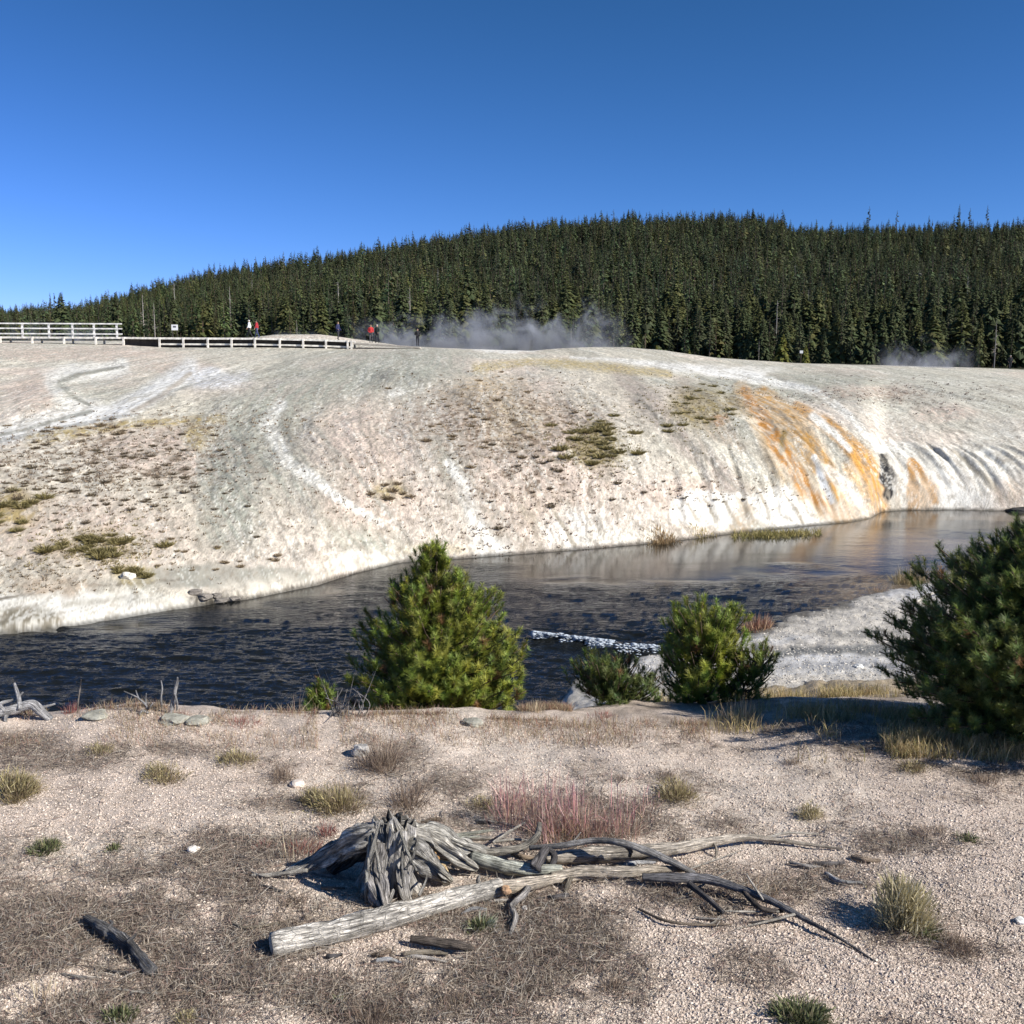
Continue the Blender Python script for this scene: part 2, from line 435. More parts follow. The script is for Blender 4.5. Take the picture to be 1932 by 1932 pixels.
# ---- hillside
H = np.broadcast_to(A(.575, .54, .46), UG.shape + (3,)).copy()
H = mix(H, A(.41, .41, .355), sst(.44, .58, streak) * (.30 + .55 * patch))
H = mix(H, A(.70, .67, .60), sst(.54, .68, streak2) * .55 * (.4 + .6 * patch))
H = mix(H, A(.385, .375, .325), sst(.56, .66, fbm(FL * .28 + fw * .5, VG * .008 + 7, 5, 93, .6)) * .6)
H = mix(H, A(.66, .57, .50), sst(.45, .7, fbm(XG * .16 + 5, YG * .09, 3, 105)) * .7)
def over(mask, c, breakup=0.0, nz=fine):
    global H
    mk = np.clip(mask, 0, 1)
    if breakup: mk = mk * (1 - breakup + breakup * 1.0 * sst(.38, .62, nz))
    H = mix(H, A(*c), mk)
PINK, CREAM, GREY, WHITE = (.555, .46, .395), (.565, .52, .44), (.345, .35, .30), (.74, .73, .69)
OLIVE, BROWN, ORANGE = (.25, .20, .085), (.24, .185, .14), (.43, .205, .05)
# pale sheets and grey run-off fans
over(blob(230, 930, 300, 130), CREAM, .2); over(blob(120, 1010, 230, 70), PINK, .5); over(blob(330, 850, 160, 50), PINK, .5)
over(blob(60, 740, 60, 40), PINK, .6); over(blob(150, 668, 200, 14), PINK, .6); over(blob(330, 690, 90, 12), PINK, .6)
over(line([(760, 690), (560, 740), (440, 850), (430, 980)], [40, 60, 70, 60]), GREY, .55, streak2)
over(line([(820, 690), (800, 760), (860, 880), (930, 1030)], [60, 60, 40, 26]), GREY, .6, streak2)
over(line([(470, 800), (560, 900), (680, 1000), (720, 1040)], [40, 50, 50, 40]), GREY, .55, streak2)
over(blob(690, 830, 110, 75), PINK, .35); over(blob(700, 950, 110, 50), PINK, .4); over(blob(1010, 880, 150, 100), PINK, .35); over(blob(980, 780, 200, 70), PINK, .4)
over(blob(1290, 930, 110, 26), PINK, .2); over(blob(1010, 960, 120, 50), (.56, .47, .40), .2)
over(blob(1130, 740, 70, 40), CREAM, .2); over(blob(1180, 830, 60, 50), CREAM, .3)
over(blob(1560, 730, 300, 30), GREY, .5); over(blob(1780, 760, 170, 50), (.50, .49, .43), .4); over(blob(1640, 737, 90, 12), PINK, .7); over(blob(1780, 780, 60, 16), PINK, .7)
over(blob(1880, 850, 60, 50), (.6, .585, .53), .3)
# brown run-off streaks
over(line([(1160, 690), (1200, 740), (1290, 830), (1420, 950), (1450, 985)], [14, 22, 24, 18, 12]), (.39, .34, .30), .6, streak2)
over(line([(1290, 735), (1340, 800), (1400, 840)], [20, 26, 14]), (.36, .31, .25), .6, streak2)
over(line([(1070, 950), (1130, 1030)], [10, 16]), (.50, .43, .36), .5, streak2)
over(line([(985, 960), (1060, 1040)], [8, 14]), (.52, .45, .36), .4, streak2)
over(line([(560, 770), (640, 860), (760, 1000), (790, 1050)], [5, 5, 5, 4], .8), (.36, .34, .30), .3, streak2)
over(line([(860, 830), (880, 900), (1000, 1040)], [4, 4, 4], .8), (.40, .36, .31), .3, streak2)
over(line([(1200, 745), (1250, 800), (1330, 860), (1400, 930)], [5, 4, 4, 3], .8), (.27, .25, .22), .2, streak2)
# upland stream on the left
over(blob(160, 705, 70, 16), WHITE, .4); over(line([(230, 690), (130, 708), (100, 722), (120, 748), (175, 770), (60, 800), (-40, 825)], [12, 14, 14, 14, 18, 16, 16]), WHITE, .25)
over(line([(360, 690), (300, 735), (215, 778), (100, 806), (-40, 835)], [14, 20, 16, 14, 12]), (.76, .76, .75), .3)
over(line([(232, 692), (150, 706), (114, 722), (134, 746), (168, 764)], [3, 4, 6, 5, 3], .6, .1), (.27, .27, .24)); over(line([(170, 776), (110, 792), (40, 812), (-30, 828)], [4, 4, 3, 3], .6, .1), (.33, .33, .30))
over(line([(260, 780), (190, 792), (100, 812), (0, 832)], [3, 4, 4, 4], .6, .2), (.42, .42, .41)); over(blob(170, 735, 60, 20), (.40, .40, .35), .6); over(blob(400, 715, 60, 20), (.66, .67, .70), .5)
over(line([(250, 775), (300, 750), (360, 705)], [4, 5, 4], .6, .2), (.45, .41, .36))
# white tracks
over(line([(530, 765), (505, 800), (545, 873), (590, 903), (640, 940), (720, 990)], [11, 17, 10, 11, 8, 5]), WHITE, .3, fine)
over(line([(845, 875), (875, 915), (895, 985), (930, 1046)], [10, 12, 16, 36]), WHITE, .4, streak2)
over(blob(1085, 1000, 60, 40), (.80, .78, .74), .6, streak2); over(blob(745, 738, 16, 8), WHITE, .4)
over(blob(1350, 962, 88, 34, .14), (.80, .79, .75), .25, streak2); over(blob(1510, 958, 108, 40, .14), (.80, .79, .75), .2, streak2); over(blob(1400, 985, 22, 40, .4), (.42, .34, .25), .6, streak2)
for pl in ([(1330, 940), (1350, 985)], [(1388, 935), (1425, 988)], [(1430, 928), (1452, 975)], [(1480, 930), (1515, 985)], [(1368, 948), (1388, 990)], [(1300, 950), (1318, 985)], [(1540, 935), (1580, 985)], [(1100, 960), (1130, 1020)], [(1040, 960), (1085, 1030)], [(1730, 850), (1770, 900)], [(1850, 870), (1890, 940)]): over(line(pl, [2.5, 4], .6, .3), (.34, .30, .24), .35, fine)
over(blob(1180, 1010, 90, 16), (.74, .70, .62), .3); over(blob(820, 1036, 60, 9), (.66, .58, .42), .3)
over(blob(1380, 699, 80, 10, .5), WHITE, .2); over(blob(960, 660, 80, 4), WHITE); over(line([(1080, 676), (1300, 694), (1430, 712)], [4, 8, 10]), (.74, .74, .72), .3)
over(line([(1420, 715), (1540, 738), (1610, 790), (1660, 850)], [8, 7, 7, 8]), (.78, .78, .75), .2); over(blob(1800, 905, 130, 60, .35), WHITE, .45, streak2); over(blob(1690, 850, 40, 16), WHITE, .3)
over(line([(1800, 850), (1860, 905), (1910, 950)], [4, 5, 5], .6), (.44, .40, .33), .3); over(line([(1700, 880), (1695, 955)], [4, 6]), (.5, .45, .38), .5); over(blob(1905, 930, 30, 30), (.50, .42, .35), .6)
# low shelf on the left
over(blob(130, 1160, 240, 45, .35), WHITE, .2); over(blob(420, 1088, 190, 22, .3), (.33, .325, .285), .3, streak); over(blob(520, 1105, 90, 14), (.60, .56, .49), .2); over(blob(690, 1055, 70, 18), (.72, .68, .61), .3)  # the grey blob paints the shade lying on the shelf's flat
over(blob(40, 1080, 120, 30), (.46, .42, .36), .4); over(blob(55, 1172, 80, 24, .3), (.20, .18, .14), .65, fine2); over(blob(405, 1133, 52, 15, .3), (.11, .10, .085), .55, fine2)
over(line([(-20, 1134), (60, 1120), (150, 1106), (260, 1100), (350, 1092)], [3, 3, 2.5, 2, 2], .6, .4), (.20, .18, .15), .55, fine); over(line([(120, 1140), (240, 1130), (330, 1140)], [5, 6, 4], .8), (.45, .43, .38), .5); over(line([(540, 1110), (620, 1092), (690, 1078)], [2, 3, 3], .6), (.16, .14, .12), .5, fine)  # crevice and undercut of the ledge: their shade drawn as dark colour lines
# plants thinly covering the slope
over(line([(60, 830), (150, 815), (250, 800), (420, 790)], [12, 10, 8, 8]), (.38, .30, .14), .7, fine); over(blob(250, 870, 230, 55) * spots, BROWN, .2); over(blob(190, 1030, 80, 28), (.27, .22, .12), .65, fine); over(blob(20, 960, 50, 40), (.33, .26, .13), .8, fine)
over(blob(255, 1085, 36, 16), (.40, .33, .17), .5); over(blob(370, 825, 28, 22), (.36, .29, .15), .6); over(blob(100, 1105, 80, 20), (.43, .36, .29), .6)
over(blob(920, 745, 70, 34), (.44, .35, .23), .75, fine); over(blob(975, 800, 60, 40), (.33, .265, .15), .7, fine); over(blob(950, 800, 190, 60) * sst(.52, .62, fine), BROWN, .3); over(blob(1125, 840, 50, 44, .3), OLIVE, .45, fine2); over(blob(1010, 900, 130, 60) * spots, BROWN, .2)
over(line([(900, 695), (1000, 682), (1130, 690), (1260, 705)], [10, 7, 10, 8]), (.44, .36, .19), .5, fine); over(blob(1320, 770, 55, 38, .4), (.27, .22, .11), .45, fine); over(blob(1390, 760, 26, 22), (.26, .21, .12), .5); over(blob(1360, 790, 18, 9), (.45, .28, .17), .5)
over(blob(735, 925, 36, 18), (.38, .31, .18), .6, fine); over(blob(1650, 745, 120, 14) * sst(.5, .6, fine), (.33, .27, .22), .3); over(blob(980, 1010, 40, 20) * spots, BROWN, .3)
over(blob(1540, 1000, 60, 8), (.55, .45, .36), .4)
# orange bacterial mats of the cascade
cst = fbm(XG * 3.2 + YG * .25, YG * .35, 4, 181); cst2 = fbm(XG * 6 + YG * .4, YG * .8, 3, 183)
Hb4 = H.copy()
wm = line([(1400, 735), (1450, 790), (1500, 860), (1560, 940), (1610, 978)], [16, 34, 46, 40, 30], .35)
over(wm, (.48, .34, .19), .7, cst); over(wm * sst(.5, .62, cst2), (.30, .20, .08), .3, cst); over(line([(1405, 738), (1440, 790), (1475, 850), (1520, 920), (1560, 962)], [10, 14, 15, 13, 9], .4), ORANGE, .3, cst)
over(line([(1440, 745), (1500, 800), (1545, 870), (1575, 930)], [16, 24, 22, 16], .4), (.45, .26, .085), .45, cst); over(line([(1505, 768), (1560, 802), (1610, 845), (1645, 890), (1662, 955)], [9, 15, 18, 20, 16], .35), (.50, .265, .07), .3, cst)
over(line([(1600, 880), (1640, 960)], [10, 16]), (.56, .40, .24), .4); over(line([(1535, 785), (1570, 815), (1605, 850)], [9, 8, 5], .5), WHITE); over(line([(1560, 885), (1600, 920), (1630, 965)], [8, 12, 14], .5), (.76, .70, .63), .3, cst)
over(line([(1537, 862), (1550, 900), (1570, 945)], [5, 8, 6], .5), (.70, .72, .74)); over(blob(1600, 965, 50, 16), (.56, .43, .32), .4); over(line([(1480, 815), (1475, 850)], [5, 5]), (.26, .18, .07))
over(line([(1718, 868), (1722, 910), (1724, 962)], [5, 10, 11], .3), (.46, .25, .08), .3, cst); over(line([(1722, 868), (1745, 905), (1766, 945)], [4, 7, 7], .4), (.46, .24, .07), .1); over(blob(1742, 930, 26, 30), (.60, .45, .31), .4)
H = mix(H, A(.74, .68, .58), wm * sst(.54, .66, cst2) * .55)
over(line([(1664, 864), (1674, 890), (1670, 912), (1678, 934)], [6, 12, 11, 9], .22, .6), (.028, .028, .03)); over(line([(1682, 880), (1690, 930)], [4, 5], .6, .6), (.16, .15, .14), .5, fine2)  # dark hollow beside the mats: its shade is painted into the ground colour
# narrow cracks and pebbly speckle over everything
cr = sst(.90, .98, 1 - np.abs(2 * fbm(FL * 1.3 + fw * 2, VG * .018, 5, 111, .6) - 1)); H = mix(H, A(.27, .25, .21), cr * .5 * (.35 + .65 * patch) * sst(0, 1, FD))
cr2 = sst(.92, .985, 1 - np.abs(2 * fbm(FL * .55 + fw * 1.2, VG * .010 + 4, 6, 115, .6) - 1)); H = mix(H, A(.30, .275, .23), cr2 * .6)
cr3 = sst(.90, .97, 1 - np.abs(2 * fbm(FL * 2.6 + fw * 3, VG * .03 + 9, 5, 117, .62) - 1)); H = mix(H, A(.80, .79, .74), cr3 * .5 * sst(.45, .6, streak))
H = mix(H, A(.30, .26, .21), sst(.66, .74, fbm(XG * 7, YG * 3, 3, 119)) * .5)
fd = 1 - .8 * np.clip(blob(130, 1158, 240, 46, .35) + blob(430, 1088, 200, 26, .5), 0, 1)
H = H * (1 + (fine2 - .5) * .36 * fd)[..., None] * (1 + (fine - .5) * .32 * fd)[..., None] * (.84 + .36 * streak2[..., None]) * A(1.0, .985, .93)
smooth_m = np.clip(blob(130, 1158, 240, 46, .35) + blob(430, 1088, 200, 26, .5) * .9 + blob(690, 1055, 70, 22) * .7 + blob(1345, 965, 90, 42) * .8 + blob(1500, 965, 110, 44) * .8 + blob(1800, 905, 150, 70) * .7 + blob(930, 1020, 60, 40) * .6
    + wm * .6 + blob(160, 705, 80, 20) * .7 + line([(360, 690), (300, 735), (215, 778), (100, 806), (-40, 835)], 16) * .7 + blob(1380, 699, 90, 12) * .8 + blob(100, 1010, 300, 120) * .25, 0, 1)
# wet dark line along the water
wet = 1 - sst(.02, .12, ZG - WZ); H = H * (1 - .72 * wet[..., None])

# ---- near ground
Gd = np.broadcast_to(A(.60, .50, .415), UG.shape + (3,)).copy()
Gd = mix(Gd, A(.68, .585, .49), sst(.45, .65, fbm(XG * .8, YG * .8, 3, 121)))
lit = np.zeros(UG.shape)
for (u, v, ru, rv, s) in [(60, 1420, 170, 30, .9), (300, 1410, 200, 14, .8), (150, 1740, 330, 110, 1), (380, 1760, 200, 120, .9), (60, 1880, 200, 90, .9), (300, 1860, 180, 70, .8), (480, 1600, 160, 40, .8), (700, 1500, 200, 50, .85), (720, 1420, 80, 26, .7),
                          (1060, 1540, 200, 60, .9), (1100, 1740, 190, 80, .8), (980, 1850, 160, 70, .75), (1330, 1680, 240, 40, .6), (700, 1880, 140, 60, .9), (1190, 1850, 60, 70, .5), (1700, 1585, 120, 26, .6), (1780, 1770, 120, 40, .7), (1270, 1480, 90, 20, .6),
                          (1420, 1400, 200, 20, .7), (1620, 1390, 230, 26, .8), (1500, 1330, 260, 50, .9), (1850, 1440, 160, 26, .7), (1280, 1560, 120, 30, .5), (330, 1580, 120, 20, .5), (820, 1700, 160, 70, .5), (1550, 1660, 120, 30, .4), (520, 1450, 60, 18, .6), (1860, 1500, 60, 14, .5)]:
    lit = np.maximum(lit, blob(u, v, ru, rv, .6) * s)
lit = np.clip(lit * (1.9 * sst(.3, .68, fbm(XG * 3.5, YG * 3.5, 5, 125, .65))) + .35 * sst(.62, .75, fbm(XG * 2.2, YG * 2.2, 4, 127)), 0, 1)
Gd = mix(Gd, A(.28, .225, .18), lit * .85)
grey_gr = blob(470, 1800, 60, 40) + blob(160, 1620, 160, 40, .8) * .5 + blob(650, 1690, 70, 40) * .6
Gd = mix(Gd, A(.56, .53, .46), np.clip(grey_gr, 0, 1) * .7)
# right hand: grassy slope, then grey cobble beach with silty bands
bch = sst(-2.2, -3.0, ZG) * sst(9, 12, YG)
Gd = mix(Gd, A(.60, .555, .48), bch); slope = sst(-.15, -.6, ZG) * (1 - bch)
Gd = mix(Gd, A(.36, .29, .19), slope * .8)
for (u, v, ru, rv, c) in [(1560, 1228, 240, 9, (.17, .175, .17)), (1480, 1243, 260, 7, (.66, .65, .63)), (1640, 1255, 220, 7, (.40, .40, .40)), (1560, 1266, 200, 5, (.62, .60, .56)), (1760, 1115, 120, 16, (.66, .65, .64)), (1620, 1195, 90, 8, (.36, .34, .30)), (1450, 1206, 90, 6, (.64, .62, .58)), (1200, 1260, 50, 26, (.55, .54, .52))]:
    Gd = mix(Gd, A(*c), blob(u, v, ru, rv, .5) * bch * .9)
Gd = Gd * (.72 + .56 * fbm(XG * 9, YG * 5, 3, 131)[..., None]) * (.8 + .4 * fbm(XG * 30, YG * 30, 2, 133)[..., None])
wetn = (1 - sst(.01, .10, ZG - WZ)); Gd = Gd * (1 - .75 * wetn[..., None])
# ---- forest floor
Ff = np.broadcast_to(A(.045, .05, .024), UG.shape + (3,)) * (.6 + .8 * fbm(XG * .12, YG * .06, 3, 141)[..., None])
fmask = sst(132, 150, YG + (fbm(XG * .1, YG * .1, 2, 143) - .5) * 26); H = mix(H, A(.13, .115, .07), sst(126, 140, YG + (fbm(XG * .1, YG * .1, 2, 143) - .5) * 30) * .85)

def ground_material(name, stone, bump, spec=.25):
    m = bpy.data.materials.new(name); nt, p = nodes_of(m)
    ca = N(nt, 'ShaderNodeVertexColor', layer_name='Col')
    tc = N(nt, 'ShaderNodeTexCoord')
    vo = N(nt, 'ShaderNodeTexVoronoi'); vo.inputs['Scale'].default_value = stone
    nt.links.new(tc.outputs['Object'], vo.inputs['Vector'])
    no = N(nt, 'ShaderNodeTexNoise'); no.inputs['Scale'].default_value = stone * .8; no.inputs['Detail'].default_value = 5
    nt.links.new(tc.outputs['Object'], no.inputs['Vector'])
    sep = N(nt, 'ShaderNodeSeparateColor'); nt.links.new(vo.outputs['Color'], sep.inputs[0])
    mr = N(nt, 'ShaderNodeMapRange'); mr.inputs['To Min'].default_value = .55; mr.inputs['To Max'].default_value = 1.35
    nt.links.new(sep.outputs[0], mr.inputs['Value'])
    mr2 = N(nt, 'ShaderNodeMapRange'); mr2.inputs['From Min'].default_value = .3; mr2.inputs['From Max'].default_value = .7; mr2.inputs['To Min'].default_value = .72; mr2.inputs['To Max'].default_value = 1.28
    nt.links.new(no.outputs['Fac'], mr2.inputs['Value'])
    mu = N(nt, 'ShaderNodeMath', operation='MULTIPLY'); nt.links.new(mr.outputs[0], mu.inputs[0]); nt.links.new(mr2.outputs[0], mu.inputs[1])
    mx = N(nt, 'ShaderNodeVectorMath', operation='SCALE'); nt.links.new(ca.outputs['Color'], mx.inputs[0]); nt.links.new(mu.outputs[0], mx.inputs['Scale'])
    nt.links.new(mx.outputs[0], p.inputs['Base Color'])
    ad = N(nt, 'ShaderNodeMath', operation='SUBTRACT'); nt.links.new(no.outputs['Fac'], ad.inputs[0]); nt.links.new(vo.outputs['Distance'], ad.inputs[1])
    bu = N(nt, 'ShaderNodeBump'); bu.inputs['Strength'].default_value = .9; bu.inputs['Distance'].default_value = bump
    nt.links.new(ad.outputs[0], bu.inputs['Height']); nt.links.new(bu.outputs[0], p.inputs['Normal'])
    p.inputs['Roughness'].default_value = .95; p.inputs['Specular IOR Level'].default_value = spec
    return m
M = {}
M['gravel'] = ground_material('gravel', 210, .004)
def sinter_material():
    m = bpy.data.materials.new('sinter'); nt, p = nodes_of(m)
    ca = N(nt, 'ShaderNodeVertexColor', layer_name='Col'); tc = N(nt, 'ShaderNodeTexCoord')
    def noise(scale, detail, rough=.6, dist=0.0):
        mp = N(nt, 'ShaderNodeMapping'); mp.inputs['Scale'].default_value = scale; nt.links.new(tc.outputs['Object'], mp.inputs['Vector'])
        n = N(nt, 'ShaderNodeTexNoise'); n.inputs['Scale'].default_value = 1; n.inputs['Detail'].default_value = detail; n.inputs['Roughness'].default_value = rough; n.inputs['Distortion'].default_value = dist
        nt.links.new(mp.outputs[0], n.inputs['Vector']); return n.outputs['Fac']
    def rng_(o, a, b_, lo, hi):
        q = N(nt, 'ShaderNodeMapRange'); q.inputs['From Min'].default_value = a; q.inputs['From Max'].default_value = b_; q.inputs['To Min'].default_value = lo; q.inputs['To Max'].default_value = hi; nt.links.new(o, q.inputs['Value']); return q.outputs[0]
    def op(o, a, b_):
        q = N(nt, 'ShaderNodeMath', operation=o); nt.links.new(a, q.inputs[0]); nt.links.new(b_, q.inputs[1]); return q.outputs[0]
    n1, n2, n3 = noise((4.5, .9, 4.5), 6, .65, .6), noise((9, 5, 9), 6, .7), noise((22, 12, 22), 3)
    k0 = op('MULTIPLY', op('MULTIPLY', rng_(n1, .34, .60, .70, 1.16), rng_(n2, .32, .62, .78, 1.16)), rng_(n3, .3, .6, .88, 1.10))
    kb = N(nt, 'ShaderNodeMix'); kb.inputs[2].default_value = 1.0; nt.links.new(ca.outputs['Alpha'], kb.inputs[0]); nt.links.new(k0, kb.inputs[3]); k = kb.outputs[0]
    mx = N(nt, 'ShaderNodeVectorMath', operation='SCALE'); nt.links.new(ca.outputs['Color'], mx.inputs[0]); nt.links.new(k, mx.inputs['Scale']); nt.links.new(mx.outputs[0], p.inputs['Base Color'])
    bu = N(nt, 'ShaderNodeBump'); bu.inputs['Distance'].default_value = .075; nt.links.new(rng_(ca.outputs['Alpha'], 0, 1, .12, .75), bu.inputs['Strength'])
    nt.links.new(op('ADD', n1, n2), bu.inputs['Height']); nt.links.new(bu.outputs[0], p.inputs['Normal'])
    p.inputs['Roughness'].default_value = .95; p.inputs['Specular IOR Level'].default_value = .2
    return m
M['sinter'] = sinter_material()
M['forest_floor'] = ground_material('forest_floor', 1.0, .3)

def grid_object(name, r0, r1, C, mat, smooth=True):
    z = ZG[:, r0:r1]; nr = r1 - r0; nc = len(KC)
    V = np.stack([XG[:, r0:r1], YG[:, r0:r1], z], -1).reshape(-1, 3)
    i = np.arange(nc - 1)[:, None] * nr; j = np.arange(nr - 1)[None, :]
    Q = np.stack([i + j, i + nr + j, i + nr + j + 1, i + j + 1], -1).reshape(-1, 4)
    o = mesh_np(name, V, None, Q, C[:, r0:r1].reshape(-1, 3), mats=[mat], smooth=smooth)
    return o
# split the sheet in the river bed (per column) and at the forest edge
bedY = CY[:, 6]
isfar = YG > bedY[:, None]
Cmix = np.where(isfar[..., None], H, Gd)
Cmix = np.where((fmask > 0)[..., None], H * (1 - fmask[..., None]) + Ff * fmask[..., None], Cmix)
Cmix = np.where((isfar & (FD < -.3))[..., None], A(.05, .045, .035), Cmix)
rA = int(np.searchsorted(YR, 17.0)); rC = int(np.searchsorted(YR, 140))
Dm = (1 - .85 * smooth_m)[..., None] * np.ones(Cmix.shape[:2] + (1,)); Cmix = np.concatenate([Cmix, Dm], -1)
def split_objects():
    nr = len(YR); nc = len(KC)
    V = np.stack([XG, YG, ZG], -1).reshape(-1, 3); C = Cmix.reshape(-1, 4)
    i = np.arange(nc - 1)[:, None] * nr; j = np.arange(nr - 1)[None, :]
    Q = np.stack([i + j, i + nr + j, i + nr + j + 1, i + j + 1], -1)
    yq = YR[:-1][None, :] * np.ones((nc - 1, 1)); far = isfar[:-1, :-1]
    res = []
    for nm, sel, mat in (('ground', ~far, 'gravel'), ('hillside', far & (yq < 150), 'sinter'), ('forest_hill', yq >= 150, 'forest_floor')):
        q = Q[sel].reshape(-1, 4)
        use = np.unique(q); mp = np.zeros(len(V), np.int64); mp[use] = np.arange(len(use))
        o = mesh_np(nm, V[use], None, mp[q], C[use], mats=[M[mat]], smooth=True)
        set_props(o, kind='structure'); res.append(o)
    return res
split_objects()

# ------------------------------------------------------------------ river
def water_material():
    m = bpy.data.materials.new('river_water'); nt, p = nodes_of(m)
    p.inputs['Base Color'].default_value = (.010, .011, .010, 1)
    p.inputs['Roughness'].default_value = .12; p.inputs['IOR'].default_value = 1.33; p.inputs['Specular IOR Level'].default_value = .34
    tc = N(nt, 'ShaderNodeTexCoord'); ca = N(nt, 'ShaderNodeVertexColor', layer_name='Col')
    sp = N(nt, 'ShaderNodeSeparateColor'); nt.links.new(ca.outputs['Color'], sp.inputs[0])
    bed = N(nt, 'ShaderNodeMix', data_type='RGBA'); bed.inputs[6].default_value = (.010, .011, .010, 1); bed.inputs[7].default_value = (.17, .135, .095, 1)   # tan reflection of the slope put into the colour, with the shallow bed
    nt.links.new(sp.outputs[1], bed.inputs[0]); nt.links.new(bed.outputs[2], p.inputs['Base Color'])
    mp = N(nt, 'ShaderNodeMapping'); mp.inputs['Scale'].default_value = (2.6, 7.5, 1); nt.links.new(tc.outputs['Object'], mp.inputs['Vector'])
    no = N(nt, 'ShaderNodeTexNoise'); no.inputs['Scale'].default_value = 1.0; no.inputs['Detail'].default_value = 4; no.inputs['Roughness'].default_value = .6
    nt.links.new(mp.outputs[0], no.inputs['Vector'])
    mr = N(nt, 'ShaderNodeMapRange'); mr.inputs['To Min'].default_value = .0008; mr.inputs['To Max'].default_value = .07
    nt.links.new(sp.outputs[0], mr.inputs['Value'])
    mu = N(nt, 'ShaderNodeMath', operation='MULTIPLY'); nt.links.new(no.outputs['Fac'], mu.inputs[0]); nt.links.new(mr.outputs[0], mu.inputs[1])
    bu = N(nt, 'ShaderNodeBump'); bu.inputs['Strength'].default_value = 1; bu.inputs['Distance'].default_value = 1
    nt.links.new(mu.outputs[0], bu.inputs['Height']); nt.links.new(bu.outputs[0], p.inputs['Normal'])
    return m
M['water'] = water_material()
def build_river():
    ks = np.concatenate([np.linspace(-1.7, -.56, 40, endpoint=False), np.linspace(-.56, .56, 700, endpoint=False), np.linspace(.56, 1.7, 41)])
    ys = np.concatenate([np.linspace(8.5, 12.5, 30, endpoint=False), np.linspace(12.5, 24, 260, endpoint=False), np.linspace(24, 62, 230)])
    kk, yy = np.meshgrid(ks, ys, indexing='ij'); xx = kk * yy
    # calm strip below the far bank, ruffled current nearer
    lu = [(-900, 1290), (0, 1212), (250, 1176), (400, 1152), (600, 1118), (700, 1084), (800, 1073), (950, 1076), (1020, 1090), (1200, 1094), (1350, 1092), (1500, 1080), (1620, 1078), (1720, 1086), (1932, 1060), (3000, 1040)]
    bk = [K(u, v) for u, v in lu]; bY = [(WZ - E) / ray(u, v)[1] for u, v in lu]
    Yb = np.interp(kk, bk, bY)
    ruf = 1 - sst(-1.2, 1.0, yy - Yb + (fbm(xx * .35, yy * .5, 3, 151) - .5) * 4)
    sl = sst(.42, .62, fbm(xx * .14 + 3, yy * .30, 3, 153))            # slick patches
    ruf = ruf * (1 - .16 * sl)
    rt = sst(K(1480, 1040), K(1700, 1040), kk); ruf = np.maximum(ruf, .16 * rt * sst(33.5, 38, Yb * 0 + yy * 0 + 45 - (yy - 30)))
    ruf = ruf * (1 - .93 * sst(K(1270, 1240), K(1330, 1240), kk) * (1 - sst(19.5, 22, yy)))
    ax, ay = xx * .97 - yy * .12, yy + xx * .12
    w = (fbm(ax * 1.3, ay * 3.0, 4, 155) - .5) * .10 + (1 - np.abs(2 * fbm(ax * 2.6 + 7, ay * 7.0, 3, 157) - 1) - .5) * .040
    calm = (fbm(xx * .5, yy * 1.2, 3, 159) - .5) * .006
    z = WZ + w * ruf * 1.0 + calm
    # standing wave where the current drops over the gravel bar
    pu = [at_w(u, v) for u, v in [(1000, 1200), (1060, 1208), (1120, 1218), (1190, 1228), (1240, 1232)]]
    px = [p[0] for p in pu]; py = [p[1] for p in pu]
    yl = np.interp(xx, px, py); on = sst(px[0] - .3, px[0] + .6, xx) * (1 - sst(px[-1] - .3, px[-1] + .3, xx))
    z = z + on * (.12 * np.exp(-((yy - yl) / .4) ** 2) - .05 * np.exp(-((yy - yl - 1.2) / .8) ** 2))
    nr, nc = len(ys), len(ks)
    i = np.arange(nc - 1)[:, None] * nr; j = np.arange(nr - 1)[None, :]
    Q = np.stack([i + j, i + nr + j, i + nr + j + 1, i + j + 1], -1).reshape(-1, 4)
    C = np.zeros(xx.shape + (3,)); C[..., 0] = ruf; C[..., 1] = rt * (1 - sst(41, 45, yy)) * sst(.3, .6, fbm(xx * .3, yy * .4, 3, 171))
    o = mesh_np('river', np.stack([xx, yy, z], -1).reshape(-1, 3), None, Q, C.reshape(-1, 3), mats=[M['water']], smooth=True)
    set_props(o, kind='structure')
    return px, py
def at_w(u, v):
    k, m = ray(u, v); y = (WZ - E) / m
    return np.array([k * y, y, WZ])
foam_x, foam_y = build_river()

